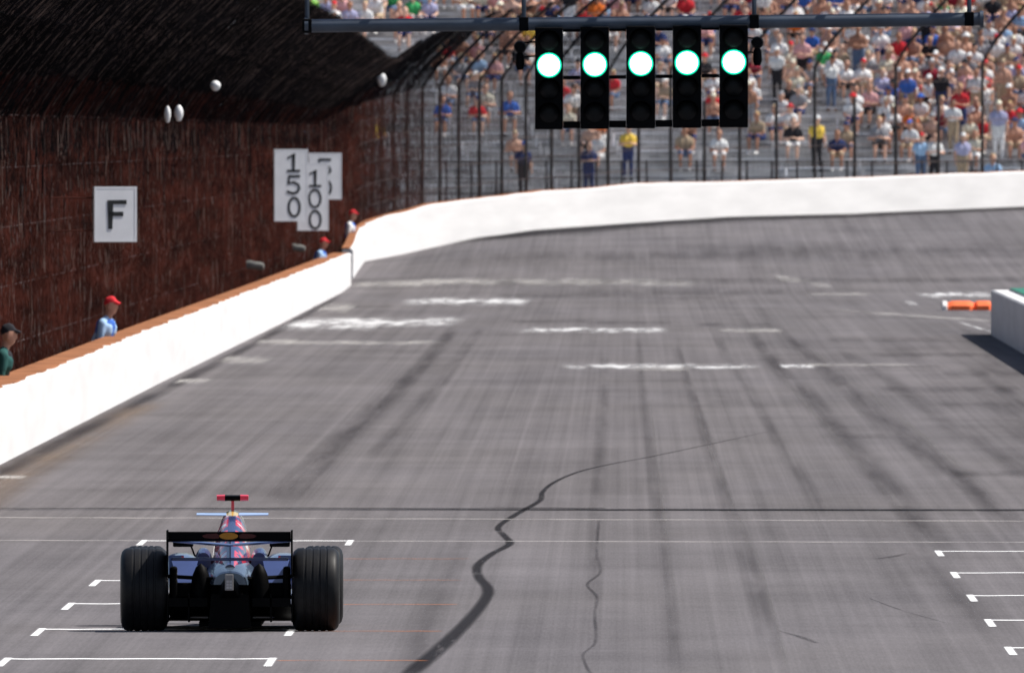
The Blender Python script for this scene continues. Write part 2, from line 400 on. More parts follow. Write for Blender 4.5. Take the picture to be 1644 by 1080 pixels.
# ------------------------------------------------------------------ catch fences
M_WIRE = mat("rusty_wire", (0.060, 0.0150, 0.0100), 0.85, spec=0.1, var=0.9, scale=1.0, stretch=(0.5, 0.040, 2.3), detail=9)
M_POST1 = mat("rusty_post", (0.14, 0.095, 0.08), 0.6, spec=0.3, var=0.8, scale=2.5, stretch=(1, 1, 0.6))
M_SHADEDARK = mat("shade_dark_wire", (0.0055, 0.0046, 0.0058), 0.9, spec=0.05, var=0.6, scale=1.0, stretch=(1.5, 0.06, 1.5))  # overhang shade put into the wire colour; strap and lamp hangers share it
M_WIRE2 = mat("weathered_wire", (0.030, 0.021, 0.022), 0.8, spec=0.2, var=0.4, scale=0.7)
M_POST = mat("fence_steel", (0.05, 0.042, 0.045), 0.6, spec=0.3, var=0.35, scale=2.0)
M_CABLE = mat("fence_cable", (0.055, 0.032, 0.028), 0.6, spec=0.3, var=0.4, scale=1.0, stretch=(1, 0.2, 1))
def prof(zb, vert, over, rise):     # fence line in (inward, z)
    pts = [(0, zb), (0, zb+vert)]
    for t in (0.25, 0.5, 0.75, 1.0): pts.append((over*(t**1.25), zb+vert+rise*(0.35*t + 0.65*t)))
    return pts
JX = 0.045
def build_fence(stations, wires, cables, label, wmat, wr):
    """stations(s) -> x, y, inx, iny, zb, vert, over, rise"""
    x, y, *_ = stations(0); root = empty("catch_fence", (x, y, stations(0)[4])); o = Vector(root.location)
    def P(s, q):
        x, y, ix, iy, zb, v, ov, ri = stations(s); u, z = prof(zb, v, ov, ri)[q]; return Vector((x+ix*u, y+iy*u, z)) - o
    for part in (0, 1):
        V = []; Fc = []; Fm = []
        for s in wires:
            x, y, ix, iy, zb, v, ov, ri = stations(s); pr = prof(zb, v, ov, ri); n0 = len(V)
            pr = [(0.0, zb + v*q/8.0) for q in range(9)] if part == 0 else pr[1:]
            d = Vector((ix, iy, 0)); t = Vector((-iy, ix, 0)); r = wr
            jit = rnd.uniform(-0.03, 0.03); y += rnd.uniform(-0.07, 0.07)
            for (u, z) in pr:
                jj = jit*0.3 + rnd.uniform(-JX, JX)*(1.0 if part == 0 else 0.45); c = Vector((x+ix*(u+jj), y+iy*(u+jj), z + rnd.uniform(-JX, JX)*2)) - o
                V += [c + d*r, c + t*r, c - d*r, c - t*r]
            for i in range(len(pr)-1):
                q_ = rnd.random(); rusty = (s < 60 and not wmat is M_WIRE and rnd.random() < 1 - s/55.0)
                if part == 0:
                    mi = 1 if (wmat is M_WIRE and q_ < (0, 0, 0, 0, 0.05, 0.15, 0.35, 0.6)[i]) else (2 if q_ > 0.955 else 0)
                    if rusty and mi == 0: mi = 3
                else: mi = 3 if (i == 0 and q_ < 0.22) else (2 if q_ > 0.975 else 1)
                for k in range(4): Fm.append(mi)
                for k in range(4): Fc.append((n0+i*4+k, n0+i*4+(k+1) % 4, n0+i*4+4+(k+1) % 4, n0+i*4+4+k))
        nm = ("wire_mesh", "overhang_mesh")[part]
        me = bpy.data.meshes.new(nm); me.from_pydata([tuple(q) for q in V], [], Fc); [me.materials.append(m_) for m_ in (wmat, M_SHADEDARK, M_POST1, M_WIRE)]; me.polygons.foreach_set("material_index", Fm); me.update()
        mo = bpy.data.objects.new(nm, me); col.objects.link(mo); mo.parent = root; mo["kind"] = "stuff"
    for fr in (0.12, 0.3, 0.48, 0.66, 0.84, 1.0):
        b = MB(); pts = []
        for s in cables:
            x, y, ix, iy, zb, v, ov, ri = stations(s); pts.append(Vector((x, y, zb+v*fr)) - o)
        b.tube(pts, 0.010, 4); b.build("cable", M_CABLE, root)
    for q in (3, 5):
        b = MB(); b.tube([P(s, q) for s in cables], 0.008, 4); b.build("cable", M_SHADEDARK, root)
    return root, o
def straight_station(s):
    Y = 380 + s
    off = interp(Y, [0, 880, 935, 990, 2000], [1.05, 1.05, 0.70, 0.30, 0.30])
    X = (wall_x(Y) if Y < 907 else -6.87 - 0.28*min(1, (Y-907)/83.0)) - off
    zb = interp(Y, [0, 880, 935, 990], [-0.30, -0.30, 0.2, 1.25])
    bend = interp(Y, [0, 500, 900, 990], [4.25, 4.2, 4.1, 4.64])
    return X, Y, 1.0, 0.0, zb, bend - zb, interp(Y, [0, 700, 907, 990], [2.25, 2.2, 2.15, 1.9]), interp(Y, [0, 600, 750, 907, 990], [2.6, 2.4, 2.1, 1.55, 1.7])
def turn_station(s):
    x, y, a = arc(s, 0.30); z0, z1 = turn_z(*arc(s)[:2])
    return x, y, math.cos(a), -math.sin(a), z1 - 0.02, 3.3, 1.9 + 0.3*min(1, s/60), 1.7 + 0.8*min(1, s/60)
def post_mesh(vert, over, rise, r):
    b = MB(); pr = prof(0, vert, over, rise)
    b.tube([(u, 0, z) for (u, z) in pr], r, 6); return b.mesh("post", M_POST, True)
wires = [i*0.11 for i in range(int(611/0.11))]
cab = [i*15.0 for i in range(41)] + [611]
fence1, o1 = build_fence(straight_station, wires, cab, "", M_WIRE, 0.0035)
tag(fence1, "tall rusty brown catch fence behind the long straight white wall", "fence", "catch fences")
s_ = 2.0
while s_ < 605:
    x, y, ix, iy, zb, v, ov, ri = straight_station(s_)
    b = MB(); b.tube([(u - 0.03, 0, z - zb) for (u, z) in prof(zb, v, ov, ri)], 0.036, 5)
    inst("post", b.mesh("post", M_POST1, True), fence1, (x - o1.x, y - o1.y, zb - o1.z)); s_ += 6.1
JX = 0.02
wires = [i*0.028 for i in range(1070)] + [30 + i*0.055 for i in range(545)] + [60 + i*0.10 for i in range(1120)]
cab = [i*3.0 for i in range(58)]
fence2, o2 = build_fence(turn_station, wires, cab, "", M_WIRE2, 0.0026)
tag(fence2, "grey catch fence with bent posts on the curved wall before the crowd", "fence", "catch fences")
s_ = 0.6; k = 0
while s_ < 172:
    x, y, ix, iy, zb, v, ov, ri = turn_station(s_)
    b = MB(); k += 1; pl = prof(zb, v, ov, ri) if k % 2 or s_ < 50 else [(0, zb), (0, zb + v*0.72)]
    b.tube([(u - 0.05, 0, z - zb) for (u, z) in pl], 0.050, 6)
    inst("post", b.mesh("post", M_POST, True), fence2, (x - o2.x, y - o2.y, zb - o2.z), math.atan2(iy, ix)); s_ += 3.7

# ------------------------------------------------------------------ shaded grandstand behind the straight fence
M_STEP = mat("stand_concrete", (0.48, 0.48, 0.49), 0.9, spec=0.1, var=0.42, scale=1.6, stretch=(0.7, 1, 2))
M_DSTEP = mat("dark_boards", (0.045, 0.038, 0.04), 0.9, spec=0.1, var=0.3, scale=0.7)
M_ROOF = mat("roof_sheet", (0.06, 0.055, 0.06), 0.7, var=0.2)
root = empty("covered_grandstand", (-11.0, 360, -0.45)); o = Vector(root.location)
def rel(x0, x1, y0, y1, z0, z1): return (x0-o.x, x1-o.x, y0-o.y, y1-o.y, z0-o.z, z1-o.z)
for i in range(18):
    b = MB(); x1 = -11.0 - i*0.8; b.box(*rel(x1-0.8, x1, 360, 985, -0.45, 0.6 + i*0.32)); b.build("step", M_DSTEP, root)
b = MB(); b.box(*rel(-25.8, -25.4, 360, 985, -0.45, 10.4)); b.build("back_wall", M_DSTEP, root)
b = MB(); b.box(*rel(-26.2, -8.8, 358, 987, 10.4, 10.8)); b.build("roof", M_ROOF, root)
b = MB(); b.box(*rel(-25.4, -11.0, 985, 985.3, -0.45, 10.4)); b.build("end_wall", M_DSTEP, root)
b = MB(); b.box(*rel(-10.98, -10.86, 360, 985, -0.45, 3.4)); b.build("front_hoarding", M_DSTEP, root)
for i in range(32):
    b = MB(); b.box(*rel(-11.3, -11.06, 362+i*20, 362.3+i*20, -0.45, 10.4)); b.build("column", M_POST, root)
tag(root, "dark roofed grandstand in shade behind the rusty catch fence", "grandstand")

# ------------------------------------------------------------------ open grandstand beyond the turn
TH = math.radians(10.0); U = Vector((math.cos(TH), math.sin(TH), 0)); W = Vector((-math.sin(TH), math.cos(TH), 0))
SO = Vector((2.0, 1145.0, 0.0)); ROWS = 31; RISE = 0.272; RUN = 0.78; Z1 = 1.75
M_BENCH = mat("bench_alloy", (0.68, 0.68, 0.70), 0.5, spec=0.3, var=0.42, scale=1.3, stretch=(0.35, 1, 1))
stand = empty("open_grandstand", SO, TH)
X0, X1 = -60.0, 60.0
AISLES = [-34, -19.6, 29.0]
for i in range(ROWS):
    z = Z1 + i*RISE
    b = MB(); b.box(X0, X1, i*RUN, i*RUN + RUN + (0.0 if i < ROWS-1 else 0.4), -0.4, z); b.build("step", M_STEP, stand)
    edges = [X0] + AISLES + [X1]
    for k in range(len(edges)-1):
        b = MB(); xa = edges[k] + 0.55; xb = edges[k+1] - 0.55
        b.box(xa, xb, i*RUN + 0.40, i*RUN + 0.70, z + 0.385, z + 0.43)
        n = int((xb-xa)/2.4)
        for q in range(n+1):
            xx = xa + 0.1 + (xb-xa-0.2)*q/n; b.box(xx-0.03, xx+0.03, i*RUN+0.50, i*RUN+0.60, z-0.01, z+0.386)
        b.build("bench", M_BENCH, stand)
b = MB(); b.box(X0, X1, -3.0, -0.02, -0.4, Z1-0.35); b.build("walkway", M_STEP, stand)
b = MB(); b.box(X0, X1, ROWS*RUN+0.42, ROWS*RUN+0.7, -0.4, Z1+ROWS*RISE+2.6); b.build("back_wall", M_STEP, stand)
tag(stand, "open grey grandstand with long bench rows beyond the white turn wall", "grandstand")
# front railing of the stand
rail = empty("guard_railing", SO + W*(-1.2) + Vector((0,0,Z1-0.35)), TH)
pm = MB(); pm.tube([(0,0,-0.02),(0,0,1.55)], 0.035, 6); pm = pm.mesh("post", M_POST, True)
for i in range(60): inst("post", pm, rail, (-24 + i*0.80, 0, 0))
for z in (0.5, 1.0, 1.5):
    b = MB(); b.tube([(-24,0,z),(23.3,0,z)], 0.025, 6); b.build("rail", M_POST, rail, True)
tag(rail, "grey steel guard railing along the foot of the open grandstand", "railing")

# ------------------------------------------------------------------ people
SKINS = [(0.55,0.30,0.21),(0.62,0.36,0.26),(0.48,0.25,0.17),(0.40,0.20,0.13),(0.66,0.42,0.32)]
M_SKIN = [mat("skin", c, 0.6, spec=0.3, var=0.06) for c in SKINS]
PAL = {"white":(0.80,0.80,0.80),"cream":(0.72,0.68,0.55),"grey":(0.30,0.30,0.32),"black":(0.025,0.025,0.03),"navy":(0.03,0.045,0.13),"blue":(0.05,0.14,0.50),
       "light blue":(0.35,0.52,0.75),"red":(0.62,0.035,0.045),"dark red":(0.25,0.02,0.04),"orange":(0.85,0.20,0.04),"yellow":(0.85,0.58,0.10),"green":(0.05,0.35,0.12),"lime":(0.35,0.75,0.15),
       "pink":(0.78,0.42,0.42),"lilac":(0.42,0.42,0.62),"brown":(0.16,0.09,0.06),"tan":(0.42,0.32,0.22),"denim":(0.10,0.15,0.25),"teal":(0.025,0.085,0.08),"blond":(0.50,0.36,0.16)}
MC = {k: mat("cloth_"+k.replace(" ", "_"), c, 0.85, spec=0.12, var=0.10, scale=14) for k, c in PAL.items()}
def body_mesh(name, bones, voxel):
    """bones: (p0, r0, p1, r1, zone); one continuous surface; zones 0 skin 1 shirt 2 trousers 3 hair/hat 4 shoes"""
    bm = bmesh.new()
    for (p0, r0, p1, r1, zn) in bones:
        p0 = Vector(p0); p1 = Vector(p1); ax = p1 - p0; ln = max(ax.length, 1e-4)
        q = Vector((0,0,1)).rotation_difference(ax.normalized()) if ax.length > 1e-4 else None
        N = 12; rings = []
        for (t, r_) in [(-0.95,0.3),(-0.7,0.71),(0,1.0)]: rings.append((t*r0, r_*r0))
        for (t, r_) in [(0,1.0),(0.7,0.71),(0.95,0.3)]: rings.append((ln + t*r1, r_*r1))
        vv = []
        for (h, rr) in rings:
            ring = []
            for k in range(N):
                c = Vector((rr*math.cos(2*math.pi*k/N), rr*math.sin(2*math.pi*k/N), h))
                ring.append(bm.verts.new(p0 + ((q @ c) if q else c)))
            vv.append(ring)
        for i in range(5):
            for k in range(N): bm.faces.new((vv[i][k], vv[i][(k+1)%N], vv[i+1][(k+1)%N], vv[i+1][k]))
        bm.faces.new(vv[0][::-1]); bm.faces.new(vv[-1])
    me = bpy.data.meshes.new(name); bm.to_mesh(me); bm.free()
    o = bpy.data.objects.new("tmp", me); col.objects.link(o)
    rm = o.modifiers.new("r", 'REMESH'); rm.mode = 'VOXEL'; rm.voxel_size = voxel; rm.use_smooth_shade = True
    sm = o.modifiers.new("s", 'SMOOTH'); sm.factor = 0.5; sm.iterations = 2
    dg = bpy.context.evaluated_depsgraph_get(); out = bpy.data.meshes.new_from_object(o.evaluated_get(dg)); out.name = name
    bpy.data.objects.remove(o)
    nf = len(out.polygons); cs = np.empty(nf*3); out.polygons.foreach_get("center", cs); cs = cs.reshape(-1, 3)
    best = np.full(nf, 1e9); zone = np.zeros(nf, int)
    for (p0, r0, p1, r1, zn) in bones:
        a = np.array(p0); d = np.array(p1) - a; L2 = max(d @ d, 1e-9)
        t = np.clip(((cs - a) @ d)/L2, 0, 1); ds = np.linalg.norm(cs - a - t[:, None]*d, axis=1) - (r0 + (r1-r0)*t)
        u = ds < best; best[u] = ds[u]; zone[u] = zn
    out.materials.clear()
    for _ in range(5): out.materials.append(None)
    out.polygons.foreach_set("material_index", zone.tolist()); out.polygons.foreach_set("use_smooth", [True]*nf); out.update()
    return out
def figure(pose, hat, sleeves=True, lean=0.0, arm=0):
    B = []; sh = 1
    fa = 1 if sleeves == 'long' else 0
    if pose == 'sit':
        hip = Vector((0, 0, 0.52)); ch = Vector((0, -0.04 - lean, 0.86 - lean*0.35))
    else:
        hip = Vector((0, 0, 0.95)); ch = Vector((0, -0.02 - lean, 1.32 - lean*0.3))
    hd = ch + Vector((0.01, -0.03 - lean*0.3, 0.34))
    for sx in (-1, 1):
        B.append((hip + Vector((sx*0.08,0,0)), 0.115, hip + Vector((sx*0.075,-0.005,0.15)), 0.105, 2 if pose != 'sit' else 2))
        B.append((hip + Vector((sx*0.07,0,0.14)), 0.112, ch + Vector((sx*0.085,0,0.0)), 0.122, sh))
        B.append((ch + Vector((sx*0.05,0.01,0.12)), 0.075, ch + Vector((sx*0.165,0.01,0.09)), 0.068, sh))
        if pose == 'sit':
            kn = Vector((sx*0.14, -0.43, 0.55)); an = Vector((sx*0.13, -0.44, 0.10))
            B.append((hip + Vector((sx*0.09,0,0)), 0.105, kn, 0.072, 2)); B.append((kn, 0.066, an, 0.045, 0))
            B.append((an + Vector((0,0.02,-0.04)), 0.048, an + Vector((0,-0.15,-0.055)), 0.04, 4))
        else:
            kn = Vector((sx*0.10, -0.02, 0.52)); an = Vector((sx*0.11, 0.02, 0.09))
            B.append((hip + Vector((sx*0.09,0,0)), 0.105, kn, 0.072, 2)); B.append((kn, 0.068, an, 0.05, 2))
            B.append((an + Vector((0,0.02,-0.035)), 0.05, an + Vector((0,-0.16,-0.045)), 0.042, 4))
        s0 = ch + Vector((sx*0.195, 0.0, 0.085))
        if arm == 1 and sx == 1: e = s0 + Vector((0.13, -0.16, 0.02)); h = hd + Vector((0.12, -0.12, 0.04))
        elif arm == 2: e = s0 + Vector((sx*0.10, -0.03, -0.27)); h = Vector((sx*0.05, e.y - 0.24, e.z + 0.06))
        elif pose == 'sit': e = s0 + Vector((sx*0.06, -0.08, -0.26)); h = Vector((sx*0.13, -0.33, 0.63))
        else: e = s0 + Vector((sx*0.06, 0.03, -0.29)); h = e + Vector((sx*0.0, -0.10, -0.24))
        m_ = s0.lerp(e, 0.6)
        B.append((s0, 0.062, m_, 0.052, sh)); B.append((m_, 0.046, e, 0.04, fa if fa else 0)); B.append((e, 0.041, h, 0.032, fa))
        hv = (h - e).normalized(); B.append((h, 0.034, h + hv*0.08, 0.036, 0)); B.append((h + hv*0.08, 0.028, h + hv*0.15 + Vector((0,-0.01,-0.02)), 0.018, 0))
        B.append((h + hv*0.02, 0.02, h + hv*0.06 + Vector((-sx*0.05, -0.02, 0.0)), 0.015, 0))
    B.append((ch + Vector((0,0.01,0.12)), 0.062, hd + Vector((0,0.02,-0.06)), 0.056, 0))
    B.append((hd + Vector((0,0,0.03)), 0.092, hd + Vector((0,-0.015,-0.05)), 0.074, 0))
    B.append((hd + Vector((0,-0.085,0.005)), 0.02, hd + Vector((0,-0.10,-0.02)), 0.02, 0))
    for sx in (-1,1): B.append((hd + Vector((sx*0.088,0.01,0.0)), 0.02, hd + Vector((sx*0.09,0.015,-0.03)), 0.016, 0))
    if hat == 'cap':
        B.append((hd + Vector((0,0.015,0.065)), 0.093, hd + Vector((0,0.005,0.075)), 0.09, 3))
        for q in (-0.045, 0, 0.045): B.append((hd + Vector((q,-0.08,0.062)), 0.022, hd + Vector((q,-0.155 + abs(q)*0.5,0.05)), 0.016, 3))
    elif hat == 'brim':
        B.append((hd + Vector((0,0.01,0.065)), 0.093, hd + Vector((0,0.0,0.085)), 0.085, 3))
        for k in range(12):
            a = k*math.pi/6; B.append((hd + Vector((0.10*math.cos(a),0.10*math.sin(a),0.055)), 0.022, hd + Vector((0.155*math.cos(a),0.155*math.sin(a),0.042)), 0.016, 3))
    else:
        B.append((hd + Vector((0,0.03,0.055)), 0.092, hd + Vector((0,0.035,0.0)), 0.085, 3))
    return [(tuple(a), r0, tuple(c), r1, z) for (a, r0, c, r1, z) in B]
VARS = [("sit","cap",0.02,0),("sit","hair",0.02,0),("sit","brim",0.05,0),("sit","hair",0.14,0),("sit","cap",0.10,1),("sit","cap",0.06,2),("sit","hair",0.0,2),("stand","cap",0.02,0),("stand","hair",0.02,2)]
BODY = [body_mesh("person_body", figure(p, h, True, l, a), 0.036) for (p, h, l, a) in VARS]
WORD = ["zero","first","second","third","fourth","fifth","sixth","seventh","eighth","ninth","tenth","eleventh","twelfth","thirteenth","fourteenth","fifteenth","sixteenth","seventeenth","eighteenth","nineteenth","twentieth"]
def ordw(n):
    if n <= 20: return WORD[n]
    return ("twenty-" if n < 30 else "thirty-" if n < 40 else "forty-") + WORD[n % 10] if n % 10 else {30: "thirtieth", 40: "fortieth"}[n]
def dress(o, mats5):
    for i, m_ in enumerate(mats5):
        o.material_slots[i].link = 'OBJECT'; o.material_slots[i].material = m_
def wchoice(d):
    ks = list(d); return rnd.choices(ks, [d[k] for k in ks])[0]
SHIRTS = {"white":40,"bare":30,"red":8,"blue":5,"light blue":6,"grey":7,"black":5,"navy":6,"orange":3,"yellow":1,"pink":9,"lilac":5,"cream":7,"dark red":4,"green":1,"lime":0.6,"tan":6}
HATS = {"white":10,"red":4,"black":5,"navy":5,"cream":5,"blue":2,"yellow":0.7,"grey":5,"orange":0.5,"tan":4}
def density(px, py):
    if py < 40: d = 0.62 if (px > 850 or px < 660) else 0.42
    elif py > 236: d = 0.06
    elif py > 205: d = 0.14 if px < 1240 else 0.27
    elif px > 1420: d = 0.74
    elif px > 1230: d = 0.42
    elif px > 880: d = 0.34
    elif px > 760: d = 0.36
    else: d = 0.24
    n_ = math.sin(px*0.021 + py*0.05) + math.sin(px*0.047 - py*0.031 + 1.3)
    return d*(1 + 0.38*n_) if px < 1420 else d*(1 + 0.18*n_)
seats = []
for i in range(ROWS):
    xx = -14.0
    row = []
    while xx < 17.5:
        xx += 0.50 + rnd.random()*0.10
        if any(abs(xx - a) < 0.8 for a in AISLES): continue
        P_ = SO + U*xx + W*(i*RUN + 0.36); zc = Z1 + i*RISE
        px = VX + P_.x/P_.y*F; py = VY - (zc + 0.85 - HC)*F/P_.y
        if px < 452 or px > 1690 or py < -32: continue
        if 862 < px < 1200 and 62 < py < 190 and not any(a < px < a + 24 for a in (906, 981, 1055, 1130)): continue
        if 500 < px < 690 and py > 70: continue
        if any(abs(px - q) < 26 and py > 150 for q in (1311, 1008)): continue
        if rnd.random() < density(px, py): row.append((xx, P_, zc, px, py))
    seats.append(row)
def person_spec(i, j, stand_ok):
    sh = wchoice(SHIRTS); vi = rnd.choice([7, 8]) if (stand_ok and rnd.random() < 0.06) else rnd.randrange(7)
    hat = VARS[vi][1]; hc = wchoice(HATS) if hat != "hair" else rnd.choice(["brown", "black", "brown", "blond"])
    return sh, vi, hat, hc
def mats_for(sh, hat, hc, rr):
    sk = rr.choice(M_SKIN); tr = MC[rr.choice(["denim","tan","black","navy","grey","white","tan","denim"])]
    return [sk, sk if sh == "bare" else MC[sh], tr, MC[hc], MC[rr.choice(["white","black","brown","grey"])]]
LIMIT = 292; count = 0; mass = []
for i, row in enumerate(seats):
    whole = count + len(row) <= LIMIT
    for j, (xx, P_, zc, px, py) in enumerate(row):
        sh, vi, hat, hc = person_spec(i, j, True)
        ms = mats_for(sh, hat, hc, rnd); rz = TH + rnd.uniform(-0.45, 0.45) - 0.25; sc = rnd.uniform(0.98, 1.12)
        stand_ = VARS[vi][0] == "stand"
        pos = SO + U*xx + W*(i*RUN + (0.16 if stand_ else 0.53)) + Vector((0, 0, zc))
        if not whole: mass.append((vi, ms, pos, rz, sc)); continue
        o = bpy.data.objects.new("person", BODY[vi]); col.objects.link(o); o.location = pos; o.rotation_euler = (0,0,rz); o.scale = (sc,)*3
        dress(o, ms); count += 1
        wear = "bare-chested person" if sh == "bare" else f"person in {sh} shirt"
        top = {"cap": f"{hc} cap", "brim": f"{hc} sunhat", "hair": f"{'dark' if hc != 'blond' else 'fair'} hair"}[hat]
        lab = f"{wear} with {top}, {'standing' if stand_ else 'seated'} {ordw(j+1)} from left in {ordw(i+1)} grandstand row"
        tag(o, lab, "person", "spectators in the open grandstand")
if mass:
    used = []; mi_of = {}; V = []; Fc = []; Mi = []; off = 0
    for (vi, ms, pos, rz, sc) in mass:
        me = BODY[vi]; nv = len(me.vertices); a = np.empty(nv*3); me.vertices.foreach_get("co", a); a = a.reshape(-1,3)*sc
        c, s_ = math.cos(rz), math.sin(rz); V.append(np.stack([a[:,0]*c - a[:,1]*s_ + pos.x, a[:,0]*s_ + a[:,1]*c + pos.y, a[:,2] + pos.z], 1))
        for pl in me.polygons:
            Fc.append(tuple(q + off for q in pl.vertices)); m_ = ms[pl.material_index]
            if m_.name not in mi_of: mi_of[m_.name] = len(used); used.append(m_)
            Mi.append(mi_of[m_.name])
        off += nv
    me = bpy.data.meshes.new("crowd"); me.from_pydata(np.concatenate(V).tolist(), [], Fc)
    for m_ in used: me.materials.append(m_)
    me.polygons.foreach_set("material_index", Mi); me.polygons.foreach_set("use_smooth", [True]*len(Fc)); me.update()
    o = bpy.data.objects.new("crowd", me); col.objects.link(o); tag(o, "mass of spectators filling the highest visible grandstand rows", "crowd", None, "stuff")
print("PEOPLE", count, len(mass))

# security staff in yellow at the foot of the stand and helpers by the railing
def walker(px, py_feet, d, shirt, hatc, hat, label, rz, group, trousers="black", vi=None, sc=1.0, voxel=None, bones=None):
    p = at(px, py_feet, d)
    me = BODY[vi] if vi is not None else body_mesh("person_body", bones, voxel)
    o = bpy.data.objects.new("person", me); col.objects.link(o); o.location = p; o.rotation_euler = (0,0,rz); o.scale = (sc,)*3
    dress(o, [M_SKIN[0], MC[shirt], MC[trousers], MC[hatc], MC["black"]]); return tag(o, label, "person", group)
ZW = Z1 - 0.35
def on_walk(px, off=-0.6):
    # solve the point of the walkway seen at px
    t = (px - VX)/F; x = 0.0
    for _ in range(30):
        P_ = SO + U*x + W*off; x += (t*P_.y - P_.x)
    P_ = SO + U*x + W*off; return Vector((P_.x, P_.y, ZW))
def staff(px, shirt, hatc, label, vi, dz=0.0, trousers="black", off=-0.6, rz=0.3):
    o = bpy.data.objects.new("person", BODY[vi]); col.objects.link(o); p = on_walk(px, off); p.z += dz; o.location = p; o.rotation_euler = (0,0,rz)
    dress(o, [M_SKIN[1], MC[shirt], MC[trousers], MC[hatc], MC["black"]]); tag(o, label, "person", "people standing at the railing")
# standing on the lowest steps in view
def on_row(px, i, shirt, hatc, label, vi, trousers="black", rz=0.2):
    off = i*RUN + 0.16; p = on_walk(px, off); p.z = Z1 + i*RISE
    o = bpy.data.objects.new("person", BODY[vi]); col.objects.link(o); o.location = p; o.rotation_euler = (0,0,rz)
    dress(o, [M_SKIN[1], MC[shirt], MC[trousers], MC[hatc], MC["black"]]); tag(o, label, "person", "people standing at the railing")
on_row(1311, 3, "yellow", "white", "person in yellow shirt and black trousers standing low in the grandstand aisle", 7)
on_row(1008, 2, "yellow", "brown", "person in yellow shirt standing directly below the middle start light", 8, "navy")
on_row(605, 3, "yellow", "grey", "person in yellow shirt seen through dense fence above the braking boards", 8, "grey")
on_row(1478, 1, "light blue", "red", "person in light blue shirt and red cap standing at right railing", 7, "denim")
on_row(1500, 1, "white", "brown", "dark-haired person in white shirt standing at right railing", 8, "black")
on_row(1545, 1, "lilac", "white", "person in lilac shirt and white cap standing at right railing", 7, "tan")
on_row(945, 0, "navy", "black", "person in navy shirt standing low behind fence below second start light", 8, "navy")
on_row(840, 0, "navy", "blue", "person in navy shirt and blue cap standing low left of start lights", 7, "black")

# marshals behind the straight wall
def marshal(px, py_cap, X, shirt, vest, label, rz, cap="red"):
    d = -X*F/(VX - px); ztop = HC + (VY - py_cap)*d/F
    bones = figure("stand", "cap", 'long', 0.10, 0)
    bones = [(a, r0*1.04, c, r1*1.04, z) for (a, r0, c, r1, z) in bones]
    me = body_mesh("person_body", bones, 0.02)
    o = bpy.data.objects.new("person", me); col.objects.link(o); o.location = (X, d, max(-0.30, ztop - 1.78)); o.rotation_euler = (0,0,rz)
    o.scale = (1,1,(ztop - o.location.z)/1.78)
    dress(o, [M_SKIN[2], MC[shirt], MC["navy"], MC[cap], MC["black"]]); tag(o, label, "person", "marshals behind the white wall")
    # sleeveless tabard over the torso
    b = MB(); rings = []
    for (z, hx, hy, cy) in [(1.02,0.195,0.135,-0.02),(1.18,0.20,0.14,-0.06),(1.32,0.215,0.14,-0.10),(1.40,0.20,0.125,-0.10),(1.44,0.13,0.10,-0.10)]:
        rings.append([(hx*math.cos(q*math.pi/10), cy + hy*math.sin(q*math.pi/10), z) for q in range(20)])
    b.loft(rings, cap=False); v = b.build("tabard", MC[vest], o, True)
    return o
marshal(160, 476, -7.92, "light blue", "blue", "marshal in blue and white with red cap behind the wall below the F sign", math.radians(70))
marshal(508, 382, -7.46, "light blue", "blue", "marshal in blue with red cap below the tall 150 and 100 boards", math.radians(80))
marshal(556, 337, -7.48, "white", "blue", "marshal in blue and white with red cap at the join of two walls", math.radians(80))
marshal(-9, 520, -8.0, "teal", "black", "marshal in dark teal sleeves cut off by the left photo edge", math.radians(90), "black")

# bags on the wall side path
M_BAG = mat("canvas_bag", (0.16, 0.16, 0.15), 0.9, var=0.4, scale=6)
for (px, py, X, lab) in [(408, 426, -7.90, "small grey canvas bag hung on the fence left of the 150 board"), (476, 398, -7.86, "small grey canvas bag hung on the fence under the 100 board")]:
    d = -X*F/(VX - px); b = MB(); rings = []
    for (u, r_) in [(-0.23,0.03),(-0.21,0.09),(-0.09,0.10),(0.02,0.085),(0.12,0.095),(0.20,0.07),(0.22,0.02)]:
        rings.append([(u, 0.7*r_*math.cos(q*math.pi/6), r_*math.sin(q*math.pi/6)*0.95 - 0.12*abs(u) + (0.03 if u < -0.05 else 0.0)) for q in range(12)])
    b.loft(rings); root = empty("kit_bag", (X, d, HC + (VY - py)*d/F)); b.build("bag_body", M_BAG, root, True)
    h = MB(); h.tube([(-0.08,0,0.07),(-0.10,0,0.18),(-0.16,0,0.22)], 0.010, 6); h.build("strap", M_SHADEDARK, root)
    tag(root, lab, "bag", "bags hung on the fence")

